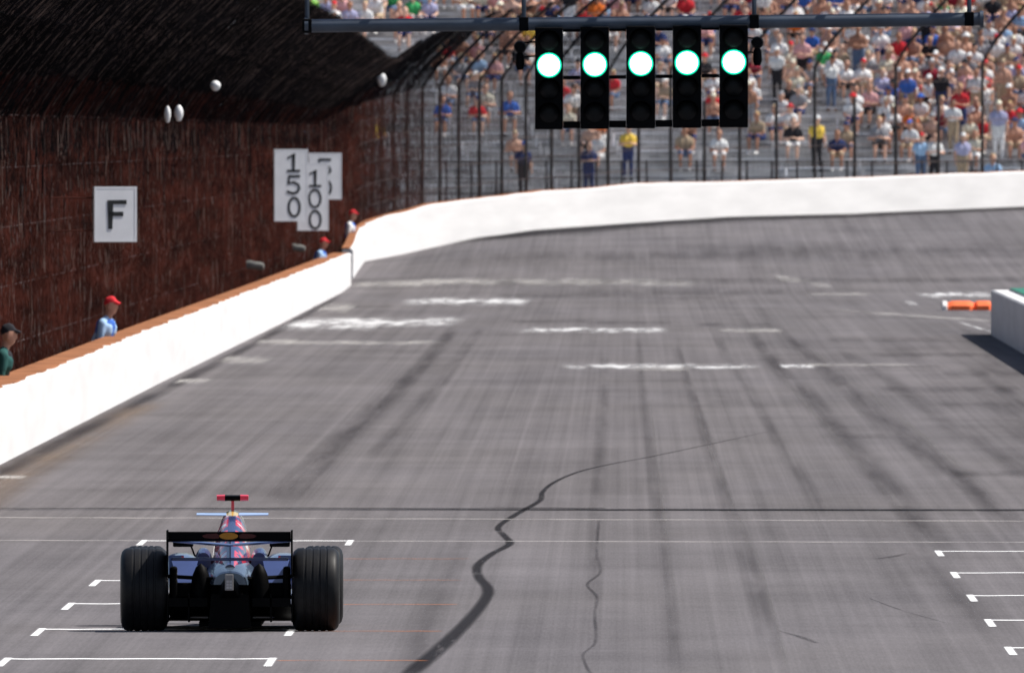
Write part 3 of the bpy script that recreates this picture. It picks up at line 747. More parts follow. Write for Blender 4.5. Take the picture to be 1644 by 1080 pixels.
# ------------------------------------------------------------------ braking boards and the F sign
M_BOARD = mat("board_white", (0.80, 0.81, 0.84), 0.6, spec=0.2, var=0.06, scale=3)
M_INK = mat("board_ink", (0.02, 0.022, 0.025), 0.7, var=0.2)
GLY = {'1': [[(0.18,0.78),(0.5,1.0),(0.5,0.0)],[(0.15,0.0),(0.85,0.0)]],
       '5': [[(0.85,1.0),(0.2,1.0),(0.17,0.58),(0.5,0.66),(0.8,0.52),(0.88,0.3),(0.75,0.08),(0.45,0.0),(0.12,0.1)]],
       '0': [[(0.5+0.36*math.sin(a*math.pi/10), 0.5+0.5*math.cos(a*math.pi/10)) for a in range(21)]],
       'F': [[(0.85,1.0),(0.2,1.0),(0.2,0.0)],[(0.2,0.52),(0.7,0.52)]]}
def glyph(b, ch, x, z, wd, ht, th, y):
    for pl in GLY[ch]:
        p = [Vector((x + q[0]*wd, 0, z + q[1]*ht)) for q in pl]
        L_ = []; R_ = []
        for i in range(len(p)):
            t = (p[min(i+1,len(p)-1)] - p[max(i-1,0)]).normalized(); n_ = Vector((-t.z,0,t.x))*th/2
            e = t*th/2 if i == len(p)-1 else (-t*th/2 if i == 0 else Vector())
            if p[0] == p[-1]: e = Vector()
            if 0 < i < len(p)-1:
                t1 = (p[i]-p[i-1]).normalized(); c_ = max(0.6, t.dot(t1)); n_ /= c_
            L_.append(p[i]+n_+e); R_.append(p[i]-n_+e)
        for i in range(len(p)-1):
            vs_ = []
            for (yy) in (y, y-0.004): vs_ += [(q.x, yy, q.z) for q in (L_[i], L_[i+1], R_[i+1], R_[i])]
            b.add(vs_, [(0,1,2,3),(4,7,6,5),(0,4,5,1),(1,5,6,2),(2,6,7,3),(3,7,4,0)])
def board(px0, px1, py0, py1, d, text, label, ch_rows, rz=0.0, letter=None):
    A = at(px0, py1, d); B = at(px1, py0, d); wd = B.x - A.x; ht = B.z - A.z; wd /= math.cos(rz)
    root = empty("braking_board" if text != "F" else "letter_sign", ((A.x+B.x)/2, d, A.z), rz)
    b = MB(); b.box(-wd/2, wd/2, 0, 0.035, 0, ht); b.build("panel", M_BOARD, root, bevel=0.012)
    b = MB()
    b.box(-wd/2-0.004, -wd/2+0.03, -0.003, 0.05, -0.004, ht+0.004); b.box(wd/2-0.03, wd/2+0.004, -0.003, 0.05, -0.004, ht+0.004)
    b.box(-wd/2+0.03, wd/2-0.03, -0.002, 0.05, -0.003, 0.03); b.box(-wd/2+0.03, wd/2-0.03, -0.002, 0.05, ht-0.03, ht+0.003); b.build("rim", M_BOARD, root)
    for (ch, fx, fz, fw, fh, th) in ch_rows:
        b = MB(); glyph(b, ch, -wd/2 + fx*wd, fz*ht, fw*wd, fh*ht, th, -0.002); b.build("character", M_INK, root)
    fx_ = straight_station(d - 380)[0] - root.location.x
    for z in (0.2*ht, 0.8*ht):
        b = MB(); b.tube([(fx_*math.cos(rz)-0.05, 0.02, z), (-wd/2+0.05, 0.045, z)], 0.012, 6); b.build("bracket", M_WIRE, root)
    return tag(root, label, "sign", "white boards fixed to the fence" if text != "F" else None)
board(152, 219, 300, 388, 526, "F", "white square sign with the black letter F on the brown fence", [('F', 0.27, 0.27, 0.52, 0.45, 0.065)], 0.42)
board(441, 494, 240, 355, 800, "150", "tall white board reading 150, nearest of the overlapping three", [('1',0.34,0.70,0.46,0.24,0.055),('5',0.34,0.385,0.46,0.24,0.055),('0',0.36,0.065,0.46,0.26,0.055)], 0.40)
board(478, 527, 262, 370, 857, "100", "tall white board reading 100, middle of the overlapping three", [('1',0.34,0.66,0.46,0.235,0.055),('0',0.30,0.345,0.52,0.26,0.055),('0',0.32,0.03,0.50,0.26,0.055)], 0.40)
board(496, 548, 246, 320, 892, "50", "shorter white board half hidden behind the 100 board", [('5',0.22,0.52,0.5,0.34,0.06),('0',0.25,0.08,0.5,0.34,0.06)], 0.40)

# white fence lamps
M_LAMP = mat("lamp_white", (0.80, 0.80, 0.80), 0.4, var=0.03)
def fence_lamp(px, py, d, r, tall, label):
    p = at(px, py, d); root = empty("fence_lamp", p); b = MB()
    b.lathe([(-r*tall,0.001),(-r*tall*0.9,r*0.5),(-r*0.3*tall,r*0.95),(0.2*r*tall,r),(0.7*r*tall,r*0.75),(r*tall,r*0.25),(r*tall,0.001)], (0,0,0), 'Z', 16); b.build("globe", M_LAMP, root, True)
    xf, yf, ix, iy, zb, v, ov, ri = straight_station(d-380)
    t = max(0.0, min(1.0, (p.x - xf)/ov))**0.8; zt = zb + v + ri*t - p.z
    b = MB(); b.tube([(0,0,r*tall*0.95),(0,0,max(zt, r*tall+0.1))], 0.009, 6); b.build("hanger", M_SHADEDARK, root)
    tag(root, label, "lamp", "white lamps on the fence")
fence_lamp(346, 138, 600, 0.085, 1.0, "round white lamp high on the dark fence, right of the paired lamps")
fence_lamp(269, 184, 560, 0.05, 2.6, "slim white lamp, left of the close pair above the F sign")
fence_lamp(287, 182, 562, 0.07, 1.8, "fatter white lamp, right of the close pair above the F sign")
fence_lamp(613, 128, 965, 0.12, 1.5, "pale lamp where the straight fence meets the turn fence")

# ------------------------------------------------------------------ pit wall, green ledge and orange kerb block
M_GREEN = mat("green_cover", (0.02, 0.16, 0.11), 0.8, var=0.25, scale=2)
root = empty("pit_wall", (7.05, 706, 0)); b = MB()
rings = []
for (y, h) in [(-150, 0.90), (-60, 0.89), (-20, 0.885), (-4, 0.88), (0, 0.86)]:
    e = 0.02 if y == 0 else 0.0
    rings.append([(e, y, -0.02), (e, y, h-0.03), (0.03+e, y, h), (0.30, y, h), (0.30, y, -0.02)])
b.loft(rings); b.build("wall_face", M_WALL, root)
b = MB(); b.box(0.302, 2.6, -150, -8, -0.02, 0.91); b.build("platform", M_WALL, root)
b = MB(); b.box(0.305, 2.61, -150.1, -7.98, 0.70, 0.935); c = b.build("platform_cover", M_GREEN, root); c["label"] = "green cover on the platform behind the wall"
tag(root, "white pit wall in shade with green top at the right edge", "wall")
M_OR = mat("orange_block", (0.85, 0.16, 0.05), 0.7, var=0.12, scale=4)
p0 = gp(1512, 498)
root = empty("orange_kerb_block", (p0[0], p0[1], 0.0))
def pill(x0_, x1_, m_, nm):
    rings = []
    for i in range(7):
        x = x0_ + (x1_-x0_)*i/6; s_ = 0.80 if i in (0, 6) else 1.0
        rings.append([(x, q[0]*s_, max(0.0, q[1])*s_) for q in [(-0.55,0.0),(-0.55,0.10),(-0.36,0.205),(0.36,0.205),(0.55,0.10),(0.55,0.0)]])
    b = MB(); b.loft(rings); return b.build(nm, m_, root, True)
pill(0.0, 0.12, M_WALL, "end_cap"); pill(0.125, 0.70, M_OR, "block"); pill(0.706, 1.10, M_OR, "block"); pill(1.106, 1.70, M_OR, "block")
tag(root, "low orange kerb block with white end beside the pit wall", "kerb block")

# ------------------------------------------------------------------ start lights on their boom
D = 386.0; S = F/D; G = D/356.0
M_BOOM = mat("boom_grey", (0.06, 0.078, 0.11), 0.5, metal=0.0, spec=0.5, var=0.25, scale=5, stretch=(0.6,1,1))
M_BLACK = mat("light_black", (0.004, 0.004, 0.005), 0.7, spec=0.08, var=0.3)
M_LENS = mat("lens_off", (0.006, 0.007, 0.009), 0.5, spec=0.2, var=0.2)
M_GO = mat("lens_green", (0.1, 0.6, 0.4), 0.4, emit=(0.42, 1.0, 0.78), es=6.0, var=0.02)
M_GOR = mat("lens_green_rim", (0.02, 0.5, 0.25), 0.4, emit=(0.0, 0.80, 0.42), es=1.0, var=0.02)
gan = empty("light_gantry", (at(1030, 35, D).x, D, 0))
gx = gan.location.x
def gl(px, py, dy=0.0): q = at(px, py, D); return (q.x - gx, dy, q.z)
b = MB(); b.tube([gl(492, 42), gl(860, 39), gl(1240, 35), gl(1576, 31)], 0.066*G, 14); b.build("boom", M_BOOM, gan, True)
for px, py in ((492, 42), (1576, 31)):
    b = MB(); c = gl(px, py); b.tube([(c[0]-0.02, 0, c[2]), (c[0]+0.02, 0, c[2])], 0.085*G, 14); b.build("end_flange", M_BOOM, gan, True)
for px, py in ((493, 42), (841, 39), (1211, 35), (1556, 31)):
    b = MB(); c = gl(px, py); b.tube([(c[0], 0, c[2]), (c[0], 0, 6.6)], 0.024, 8); b.build("hanger", M_BOOM, gan, True)
    b = MB(); b.box(c[0]-0.05, c[0]+0.05, -0.075, 0.075, c[2]-0.075, c[2]+0.075); b.build("clamp", M_BLACK, gan, bevel=0.01)
for s_ in (-1, 1):
    b = MB(); b.box(-9.0-gx, 11.0-gx, s_*0.35-0.05, s_*0.35+0.05, 6.55, 6.65); b.build("truss_chord", M_BOOM, gan)
    b = MB(); b.box(-9.0-gx, 11.0-gx, s_*0.35-0.05, s_*0.35+0.05, 7.25, 7.35); b.build("truss_chord", M_BOOM, gan)
    b = MB(); xx = -9.0-gx
    while xx < 10.9-gx:
        b.tube([(xx, s_*0.35, 6.6), (xx+0.6, s_*0.35, 7.3), (xx+1.2, s_*0.35, 6.6)], 0.03, 5); xx += 1.2
    b.build("truss_lacing", M_BOOM, gan)
b = MB(); xx = -9.0-gx
while xx < 11-gx: b.box(xx, xx+0.06, -0.3, 0.3, 6.57, 6.63); xx += 1.2
b.build("truss_tie", M_BOOM, gan)
for X in (-9.2, 11.2):
    b = MB(); b.tube([(X-gx, 0, -0.44), (X-gx, 0, 7.5)], 0.16, 12); b.build("column", M_BOOM, gan, True)
tag(gan, "grey tubular boom gantry hung over the straight carrying the start lights", "gantry")
lights = [(881, 105, 859, 904), (955, 104, 932, 978), (1029, 102.5, 1005.5, 1052), (1102.5, 101, 1080, 1126), (1177.5, 100, 1155, 1201)]
names = ["leftmost of five black start light columns showing green, beside the left horn", "second from left of five black start light columns showing green", "middle of five black start light columns showing green",
         "fourth from left of five black start light columns showing green", "rightmost of five black start light columns showing green"]
for k, (lx, ly, a0, a1) in enumerate(lights):
    top = 44 - k; bot = 208 - k*0.8; c0 = at(a0, bot, D); c1 = at(a1, top, D); wd = c1.x - c0.x; ht = c1.z - c0.z
    root = empty("start_light", ((c0.x + c1.x)/2, D - 0.16, c0.z))
    b = MB(); b.box(-wd/2, wd/2, 0.0, 0.24, 0, ht); b.build("housing", M_BLACK, root, bevel=0.012)
    zl = at(lx, ly, D).z - c0.z; pitch_ = 0.236*G
    for q in range(-2, 2):
        z = zl + q*pitch_ if q < 0 else zl + q*pitch_
        if q == -2: z = zl - 2*pitch_
        rr = (0.122 if q == 0 else 0.105)*G
        if z - rr < 0.02: continue
        b = MB(); n_ = 14; rr2 = 0.132*G      # hood over the lens
        vs_ = []; fs = []
        for i in range(n_+1):
            an = math.pi*(-0.05 + 1.10*i/n_)
            for (yy, ra) in ((0.0, rr2-0.012), (-0.20 + 0.03*math.sin(an), rr2-0.012), (-0.20 + 0.03*math.sin(an), rr2-0.006), (0.0, rr2-0.006)):
                vs_.append((ra*math.cos(an), yy, z + ra*math.sin(an)*0.9))
        for i in range(n_):
            for j in range(4): fs.append((i*4+j, i*4+(j+1) % 4, i*4+4+(j+1) % 4, i*4+4+j))
        b.add(vs_, fs)
        if q != 0: b.build("lens_hood", M_BLACK, root, True)
        b = MB(); prof_ = [(-0.035,0.001),(-0.033,rr*0.35),(-0.026,rr*0.7),(-0.012,rr*0.86)]
        b.lathe(prof_, (0,0,z), 'Y', 28); ln = b.build("lens", M_GO if q == 0 else M_LENS, root, True)
        if q == 0: ln["label"] = "lit green lens"
        b = MB(); b.lathe([(-0.012,rr*0.862),(-0.006,rr*0.95),(-0.002,rr)], (0,0,z), 'Y', 28); b.build("lens_rim", M_GOR if q == 0 else M_BLACK, root, True)
    b = MB(); b.box(-wd/2+0.02, wd/2-0.02, 0.10, 0.22, ht-0.002, ht+0.02); b.build("mount", M_BLACK, root)
    tag(root, names[k], "start light", "five start lights on the boom")
fr = gan; fz = 0.0
for k in range(4):
    xa = at(lights[k][3], 0, D).x - gx; xb = at(lights[k+1][2], 0, D).x - gx
    for (py, hh) in ((46, 0.035), (125, 0.018), (200.5, 0.035)):
        z = at(0, py - k, D).z - fz; b = MB(); b.box(xa + 0.002, xb - 0.002, -0.04, 0.04, z-hh*G, z+hh*G); b.build("cross_bar", M_BLACK, fr)
for (px, py, side, lab) in [(835, 83, 1, "small black loudspeaker horn bracketed left of the start lights"), (1216, 76, -1, "small black loudspeaker horn bracketed right of the start lights")]:
    p = at(px, py, D); root = empty("horn_speaker", p); root.scale = (G, G, G)
    b = MB(); b.lathe([(-0.10,0.001),(-0.10,0.05),(-0.02,0.062),(0.05,0.055),(0.08,0.001)], (0,0,0.045), 'Y', 18); b.build("driver", M_BLACK, root, True)
    b = MB(); b.lathe([(-0.12,0.001),(-0.12,0.03),(-0.07,0.045),(0.02,0.04),(0.06,0.02),(0.06,0.001)], (0,-0.01,-0.06), 'Z', 16); b.build("horn", M_BLACK, root, True)
    for z in (0.085, -0.055):
        b = MB(); b.tube([(0,0.02,z),(side*0.15,0.02,z+0.01)], 0.009, 6); b.build("bracket", M_BLACK, root)
    if side == 1:
        b = MB(); b.tube([(0.02+0.09*math.cos(a*0.4), 0.02, -0.05+0.1*math.sin(a*0.4)) for a in range(4, 14)], 0.005, 5); b.build("cable_loop", M_BLACK, root)
    tag(root, lab, "speaker", "horn speakers beside the start lights")

# ------------------------------------------------------------------ the racing car, seen from behind
car = empty("racing_car", ((369.5 - VX)*292.6/F, 292.6, 0.0))
M_TYRE = mat("tyre_rubber", (0.0085, 0.0083, 0.0092), 0.5, spec=0.17, var=0.25, scale=20)
M_CARB = mat("carbon_black", (0.0018, 0.0018, 0.0022), 0.55, spec=0.05, var=0.2)
M_NAVY = mat("navy_paint", (0.02, 0.03, 0.11), 0.28, spec=0.5, var=0.08, coat=0.6)
M_BLUE = mat("blue_paint", (0.045, 0.07, 0.19), 0.28, spec=0.5, var=0.08, coat=0.6)
M_RED = mat("red_paint", (0.70, 0.03, 0.06), 0.35, spec=0.4, var=0.06, coat=0.3)
M_YEL = mat("shaded_yellow", (0.36, 0.15, 0.012), 0.4, spec=0.3, var=0.08)  # emblem yellow, lowered in colour to carry the wing's shade
M_SILV = mat("silver_paint", (0.10, 0.14, 0.20), 0.25, metal=0.3, spec=0.5, var=0.1, coat=0.5)
M_RIM = mat("rim_metal", (0.12, 0.12, 0.13), 0.35, metal=0.8)
M_SKYREFL = mat("winglet_sky_reflection", (0.36, 0.50, 0.78), 0.3, spec=0.5, var=0.05, coat=0.5)  # sky reflection put into the winglets' pale blue colour
def livery():
    m = mat("livery", (0.022, 0.035, 0.12), 0.26, spec=0.5, var=0.08, coat=0.7); n = m.node_tree; L = n.links.new
    p = n.nodes["Principled BSDF"]; src = p.inputs["Base Color"].links[0].from_socket
    tc = n.nodes.new("ShaderNodeTexCoord"); sx = n.nodes.new("ShaderNodeSeparateXYZ"); L(tc.outputs["Object"], sx.inputs[0])
    nz = n.nodes.new("ShaderNodeTexNoise"); nz.inputs["Scale"].default_value = 5.0; nz.inputs["Detail"].default_value = 2; L(tc.outputs["Object"], nz.inputs["Vector"])
    def ramp(o, a, b_):
        r = n.nodes.new("ShaderNodeMapRange"); r.inputs[1].default_value = a; r.inputs[2].default_value = b_; L(o, r.inputs[0]); return r.outputs[0]
    def mx(f, a, c):
        q = n.nodes.new("ShaderNodeMix"); q.data_type = 'RGBA'; L(f, q.inputs[0]); L(a, q.inputs[6]); q.inputs[7].default_value = tuple(c)+(1,); return q.outputs[2]
    def mul(a, b_):
        q = n.nodes.new("ShaderNodeMath"); q.operation = 'MULTIPLY'; L(a, q.inputs[0]); L(b_, q.inputs[1]); return q.outputs[0]
    ab = n.nodes.new("ShaderNodeMath"); ab.operation = 'ABSOLUTE'; L(sx.outputs[0], ab.inputs[0])
    side = mul(ramp(ab.outputs[0], 0.028, 0.034), ramp(sx.outputs[2], 0.50, 0.54))
    red = mul(side, ramp(nz.outputs[0], 0.44, 0.47))
    c = mx(red, src, (0.65, 0.025, 0.05))
    wh = mul(side, ramp(nz.outputs[0], 0.60, 0.63))
    c = mx(wh, c, (0.75, 0.75, 0.78))
    c = mx(ramp(sx.outputs[2], 0.905, 0.915), c, (0.82, 0.55, 0.12))
    L(c, p.inputs["Base Color"]); return m
M_LIV = livery()
def sring(y, cx, z0, z1, hw, n=20, e=0.85):       # rounded section with a flat foot
    r = []
    for k in range(n):
        a = math.pi*k/(n-1); r.append((cx + hw*math.copysign(abs(math.cos(a))**e, math.cos(a)), y, z0 + (z1-z0)*max(0.0, math.sin(a))**e))
    return r
# wheels
def wheel(x, y, rad, wd, grooves):
    root = empty("wheel"); root.parent = car; root.location = (x, y, rad)
    prof_ = []; h = wd/2; sh = 0.045
    prof_ += [(-h+0.02, rad*0.52), (-h, rad*0.60), (-h-0.004, rad*0.78), (-h+0.008, rad*0.90), (-h+0.025, rad*0.955), (-h+sh, rad*0.99)]
    gs = [(-0.5 + (i+1)/(grooves+1))*(wd-2*sh)*1.0 for i in range(grooves)]
    for g_ in gs: prof_ += [(g_-0.011, rad), (g_-0.007, rad-0.006), (g_+0.007, rad-0.006), (g_+0.011, rad)]
    prof_ += [(h-sh, rad*0.99), (h-0.025, rad*0.955), (h-0.008, rad*0.90), (h+0.004, rad*0.78), (h, rad*0.60), (h-0.02, rad*0.52)]
    b = MB(); b.lathe(prof_, (0,0,0), 'X', 72); b.build("tyre", M_TYRE, root, True)
    b = MB(); b.lathe([(-h+0.02,rad*0.53),(-h+0.05,rad*0.47),(-0.05,rad*0.42),(-0.03,0.06),(-0.03,0.001)], (0,0,0), 'X', 32)
    b.lathe([(h-0.02,rad*0.53),(h-0.05,rad*0.47),(0.05,rad*0.42),(0.03,0.06),(0.03,0.001)], (0,0,0), 'X', 32); b.build("rim", M_RIM, root, True)
for x in (-0.69, 0.69): wheel(x, 0.0, 0.335, 0.375, 4)
for x in (-0.72, 0.72): wheel(x, 3.1, 0.325, 0.32, 4)
# floor and diffuser
b = MB(); b.box(-0.70, 0.70, 0.45, 3.0, 0.075, 0.10); b.box(-0.25, 0.25, -0.1, 3.2, 0.04, 0.075); b.build("floor", M_CARB, car)
b = MB(); b.loft([[(-0.17,0.45,0.03),(0.17,0.45,0.03),(0.17,0.45,0.2),(-0.17,0.45,0.2)],[(-0.17,-0.35,0.03),(0.17,-0.35,0.03),(0.15,-0.35,0.30),(-0.15,-0.35,0.30)]])
for s_ in (-1, 1):
    b.loft([[(s_*0.18,0.45,0.08),(s_*0.49,0.45,0.08),(s_*0.49,0.45,0.13),(s_*0.18,0.45,0.13)],[(s_*0.18,-0.30,0.20),(s_*0.49,-0.30,0.20),(s_*0.49,-0.30,0.27),(s_*0.18,-0.30,0.27)]])
b.build("diffuser", M_CARB, car)
for x in (-0.50, -0.33, 0.33, 0.50):
    b = MB(); b.box(x-0.006, x+0.006, -0.30, 0.45, 0.075, 0.30); b.build("diffuser_strake", M_CARB, car)
b = MB(); b.box(-0.49, 0.49, -0.06, 0.06, 0.26, 0.39); b.build("rear_crossmember", M_CARB, car, bevel=0.02)
# gearbox, silver fairing, crash structure, rain light
b = MB(); b.loft([sring(-0.30,0,0.24,0.42,0.09), sring(0.0,0,0.20,0.44,0.13), sring(0.5,0,0.12,0.46,0.17)]); b.build("gearbox", M_CARB, car, True)
b = MB(); b.loft([sring(-0.24,0,0.375,0.47,0.13), sring(-0.05,0,0.37,0.53,0.17), sring(0.35,0,0.36,0.56,0.20), sring(0.7,0,0.36,0.58,0.22)]); b.build("gearbox_fairing", M_SILV, car, True)
b = MB(); b.loft([sring(-0.72,0,0.34,0.44,0.045), sring(-0.3,0,0.26,0.44,0.08)]); b.build("crash_structure", M_CARB, car, True)
rl = MB(); rl.box(-0.034, 0.034, -0.765, -0.73, 0.335, 0.465); rl = rl.build("rain_light", mat("rain_light_grey", (0.20,0.19,0.19), 0.4, var=0.1), car, bevel=0.006)
for i in range(2):
    for j in range(3):
        b = MB(); b.box(-0.022 + i*0.024, -0.002 + i*0.024, -0.769, -0.7652, 0.35 + j*0.024, 0.368 + j*0.024); b.build("light_segment", mat("light_segment", (0.38,0.36,0.36), 0.3) if i + j == 0 else bpy.data.materials["light_segment"], rl)
# engine cover, airbox
b = MB(); b.loft([sring(-0.10,0,0.44,0.535,0.055), sring(0.2,0,0.42,0.60,0.10), sring(0.6,0,0.38,0.70,0.145), sring(1.0,0,0.34,0.80,0.165), sring(1.45,0,0.34,0.90,0.17), sring(1.85,0,0.36,0.955,0.15), sring(2.0,0,0.40,0.945,0.12)]); b.build("engine_cover", M_LIV, car, True)
b = MB(); b.box(-0.005, 0.005, -0.02, 1.0, 0.50, 0.76); b.build("spine_fin", M_NAVY, car)
# sidepods
for s_ in (-1, 1):
    b = MB(); b.loft([sring(0.25,s_*0.26,0.10,0.40,0.08), sring(0.7,s_*0.32,0.10,0.53,0.15), sring(1.2,s_*0.38,0.10,0.595,0.22), sring(1.8,s_*0.41,0.10,0.61,0.27), sring(2.4,s_*0.42,0.10,0.58,0.26)]); b.build("sidepod", M_BLUE, car, True)
    b = MB(); b.loft([sring(0.75,s_*0.225,0.5,0.62,0.065), sring(0.9,s_*0.225,0.5,0.655,0.075), sring(1.3,s_*0.23,0.5,0.655,0.07), sring(1.7,s_*0.24,0.5,0.62,0.04)]); b.build("exhaust_fairing", M_NAVY, car, True)
    # flip-up ahead of the wheel
    b = MB(); b.loft([[(s_*0.40,0.62,0.40),(s_*0.50,0.62,0.40),(s_*0.50,0.64,0.60),(s_*0.38,0.64,0.60)],[(s_*0.40,0.95,0.30),(s_*0.50,0.95,0.30),(s_*0.50,0.97,0.42),(s_*0.38,0.97,0.42)]]); b.build("flip_up", M_BLUE, car)
    # red slash on the tail panel
    b = MB(); b.loft([[(s_*0.335,0.60,0.515),(s_*0.365,0.60,0.515),(s_*0.365,0.602,0.54),(s_*0.35,0.602,0.54)],[(s_*0.365,0.598,0.55),(s_*0.385,0.598,0.55),(s_*0.40,0.60,0.595),(s_*0.385,0.60,0.595)]]); b.build("red_slash", M_RED, car)
    # brake duct / exhaust openings, black
    b = MB(); b.lathe([(-0.16,0.001),(-0.16,0.085),(-0.05,0.080),(0.03,0.066),(0.09,0.040),(0.12,0.001)], (s_*0.235,-0.08,0.425), 'Z', 20); b.build("exhaust_outlet", M_CARB, car, True)
    b = MB(); b.box(s_*0.455-0.03, s_*0.455+0.03, -0.14, 0.14, 0.17, 0.52); b.build("brake_duct", M_CARB, car, bevel=0.02)
    # suspension
    for (z0_, z1_, y1_) in ((0.42,0.44,0.35),(0.42,0.44,-0.15),(0.22,0.20,0.40),(0.22,0.20,-0.18),(0.30,0.27,0.1)):
        b = MB(); b.tube([(s_*0.10, y1_, z0_), (s_*0.52, 0.0, z1_)], 0.016, 8); b.build("suspension_arm", M_CARB, car, True)
# tail panel between the wheels (blue), beam wing
b = MB(); b.box(-0.47, 0.47, -0.36, -0.20, 0.568, 0.592); b.build("beam_wing", M_BLUE, car, bevel=0.01)
for s_ in (-1, 1):
    b = MB(); b.loft([[(s_*0.30,-0.02,0.39),(s_*0.42,-0.02,0.39),(s_*0.42,0.02,0.39),(s_*0.30,0.02,0.39)],[(s_*0.26,0.22,0.57),(s_*0.475,0.22,0.57),(s_*0.475,0.25,0.565),(s_*0.26,0.25,0.565)]]); b.build("tail_panel", M_BLUE, car)
# rear wing
def airfoil(y0_, z0_, ch, ang, th, n=8):
    r = []
    for k in range(n+1):
        t = k/n; r.append((t*ch, th*math.sin(math.pi*t**0.7)*0.7))
    for k in range(n-1, 0, -1):
        t = k/n; r.append((t*ch, -th*math.sin(math.pi*t**0.7)*0.5))
    c, s_ = math.cos(ang), math.sin(ang)
    return [(y0_ + u*c - v*s_, z0_ + u*s_ + v*c) for (u, v) in r]
b = MB(); rings = []
for i in range(13):
    x = -0.492 + 0.984*i/12; dip = -0.040*(1 - abs(x)/0.492)
    rings.append([(x, p_[0], p_[1]) for p_ in airfoil(-0.42, 0.735 + dip, 0.26, -0.05, 0.022)])
b.loft(rings); b.build("main_plane", M_BLUE, car, True)
b = MB(); rings = []
for i in range(13):
    x = -0.492 + 0.984*i/12; dip = -0.012*(1 - abs(x)/0.492)
    rings.append([(x, p_[0], p_[1]) for p_ in airfoil(-0.62, 0.805, 0.20, -0.42, 0.010)])
b.loft(rings); fl = b.build("flap", M_CARB, car, True)
b = MB(); b.box(-0.49, 0.49, -0.632, -0.60, 0.742, 0.802); fl2 = b.build("gurney_flap", M_CARB, car, bevel=0.004)
M_SHADERED = mat("shaded_red_print", (0.05, 0.004, 0.004), 0.5, var=0.2)  # emblem red with the shade on the wing's rear painted in
def disc(cx, cz, rx, rz_, y, m_, nm, par, n=24):
    b = MB(); vs_ = [(cx + rx*math.cos(2*math.pi*k/n), y, cz + rz_*math.sin(2*math.pi*k/n)) for k in range(n)] + [(cx + rx*math.cos(2*math.pi*k/n), y-0.002, cz + rz_*math.sin(2*math.pi*k/n)) for k in range(n)]
    b.add(vs_, [tuple(range(n)), tuple(range(2*n-1, n-1, -1))] + [(k, (k+1) % n, n+(k+1) % n, n+k) for k in range(n)]); return b.build(nm, m_, par)
disc(-0.005, 0.770, 0.075, 0.028, -0.6345, M_YEL, "sun_emblem", fl2)
for s_ in (-1, 1):
    b = MB(); o0 = s_*0.085
    pts = [(0,-0.016),(0.05,-0.020),(0.115,-0.012),(0.135,0.004),(0.10,0.018),(0.055,0.020),(0.02,0.024),(-0.008,0.008)]
    vs_ = [(o0 + s_*u, -0.6345, 0.768+v) for (u, v) in pts] + [(o0 + s_*u, -0.6365, 0.768+v) for (u, v) in pts]; n = len(pts)
    b.add(vs_, [tuple(range(n)), tuple(range(2*n-1, n-1, -1))] + [(k, (k+1) % n, n+(k+1) % n, n+k) for k in range(n)]); b.build("red_emblem", M_SHADERED, fl2)
for s_ in (-1, 1):
    b = MB(); x = s_*0.500; pts = [(-0.66,0.815),(-0.66,0.68),(-0.50,0.46),(-0.25,0.44),(-0.12,0.56),(-0.10,0.815)]; n = len(pts)
    vs_ = [(x-0.006, *q) for q in pts] + [(x+0.006, *q) for q in pts]
    b.add(vs_, [tuple(range(n)), tuple(range(2*n-1, n-1, -1))] + [(k, (k+1) % n, n+(k+1) % n, n+k) for k in range(n)]); b.build("endplate", M_CARB, car)
    # shrouded winglet ahead of the wing
    b = MB(); b.box(s_*0.39-0.082, s_*0.39+0.082, 0.9, 1.05, 0.665, 0.715); b.build("side_winglet", M_CARB, car, bevel=0.01)
    b = MB(); b.tube([(s_*0.325, 0.95, 0.67), (s_*0.30, 1.0, 0.60), (s_*0.28, 1.05, 0.575)], 0.008, 6); b.build("winglet_stay", M_CARB, car)
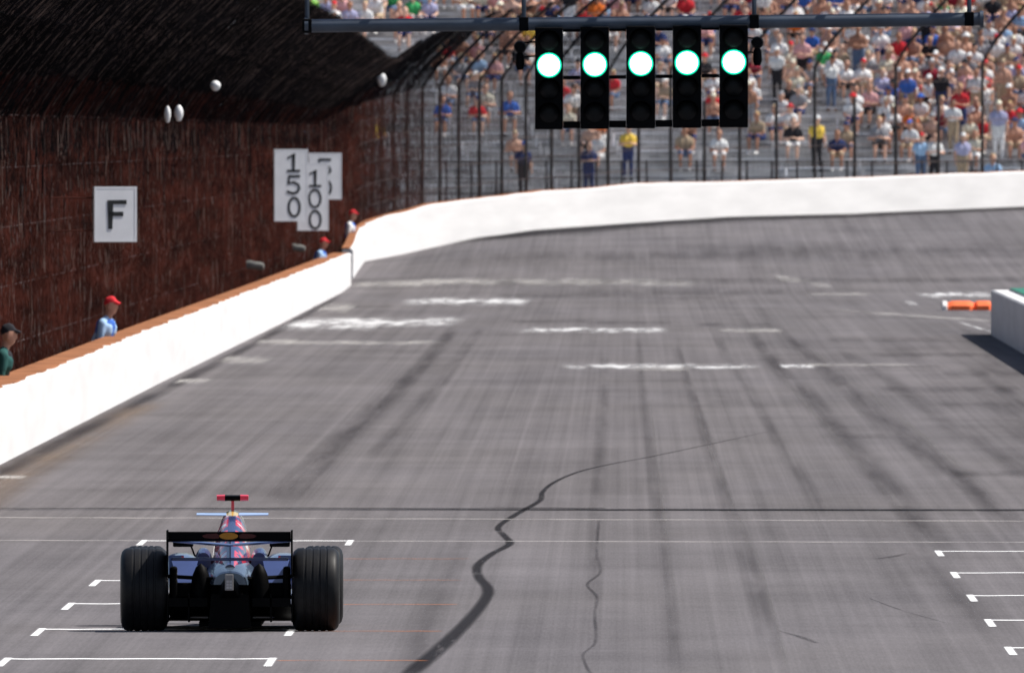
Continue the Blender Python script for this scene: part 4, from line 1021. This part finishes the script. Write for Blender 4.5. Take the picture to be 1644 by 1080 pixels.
# airbox winglets
for s_ in (-1, 1):
    b = MB(); b.loft([[(s_*0.05,1.60,0.908),(s_*0.05,1.80,0.926),(s_*0.05,1.80,0.932),(s_*0.05,1.60,0.914)],[(s_*0.29,1.62,0.912),(s_*0.29,1.78,0.926),(s_*0.29,1.78,0.930),(s_*0.29,1.62,0.917)]]); b.build("airbox_winglet", M_SKYREFL, car)
# camera pod
b = MB(); b.tube([(0,1.85,0.93),(0,1.85,1.035)], 0.013, 8); b.build("camera_stem", M_RED, car, True)
cp = MB(); cp.loft([[(x, 1.78 + 0.14*q0, 1.05 + 0.024*q1) for (q0, q1) in ((0,-0.6),(0.3,-1),(0.8,-0.8),(1,0),(0.8,0.8),(0.3,1),(0,0.6))] for x in (-0.062, 0.062)]); cp = cp.build("camera_pod", M_CARB, car, True)
for s_ in (-1, 1):
    b = MB(); b.loft([[(s_*x, 1.78 + 0.14*q0, 1.052 + sc_*q1) for (q0, q1) in ((0,-0.6),(0.3,-1),(0.8,-0.8),(1,0),(0.8,0.8),(0.3,1),(0,0.6))] for (x, sc_) in ((0.0625,0.026),(0.128,0.024))]); b.build("camera_end", M_RED, cp, True)
# tub, nose, front wing (mostly hidden from here)
b = MB(); b.loft([sring(1.9,0,0.08,0.60,0.30), sring(2.6,0,0.10,0.62,0.27), sring(3.3,0,0.16,0.55,0.19), sring(4.1,0,0.22,0.42,0.11), sring(4.4,0,0.24,0.36,0.07)]); b.build("tub_and_nose", M_NAVY, car, True)
b = MB(); b.box(-0.68, 0.68, 4.05, 4.40, 0.10, 0.125); b.build("front_wing", M_NAVY, car, bevel=0.008)
for s_ in (-1, 1):
    b = MB(); b.box(s_*0.69-0.008, s_*0.69+0.008, 3.95, 4.45, 0.06, 0.24); b.build("front_endplate", M_NAVY, car)
    b = MB(); b.box(s_*0.06-0.01, s_*0.06+0.01, 4.1, 4.3, 0.12, 0.28); b.build("nose_pylon", M_NAVY, car)
    for (z_, y_) in ((0.45,2.85),(0.20,3.3)):
        b = MB(); b.tube([(s_*0.15, y_, z_), (s_*0.58, 3.1, z_-0.03)], 0.014, 6); b.build("suspension_arm", M_CARB, car)
tag(car, "dark blue racing car with red and yellow markings seen from behind on the grid", "racing car")
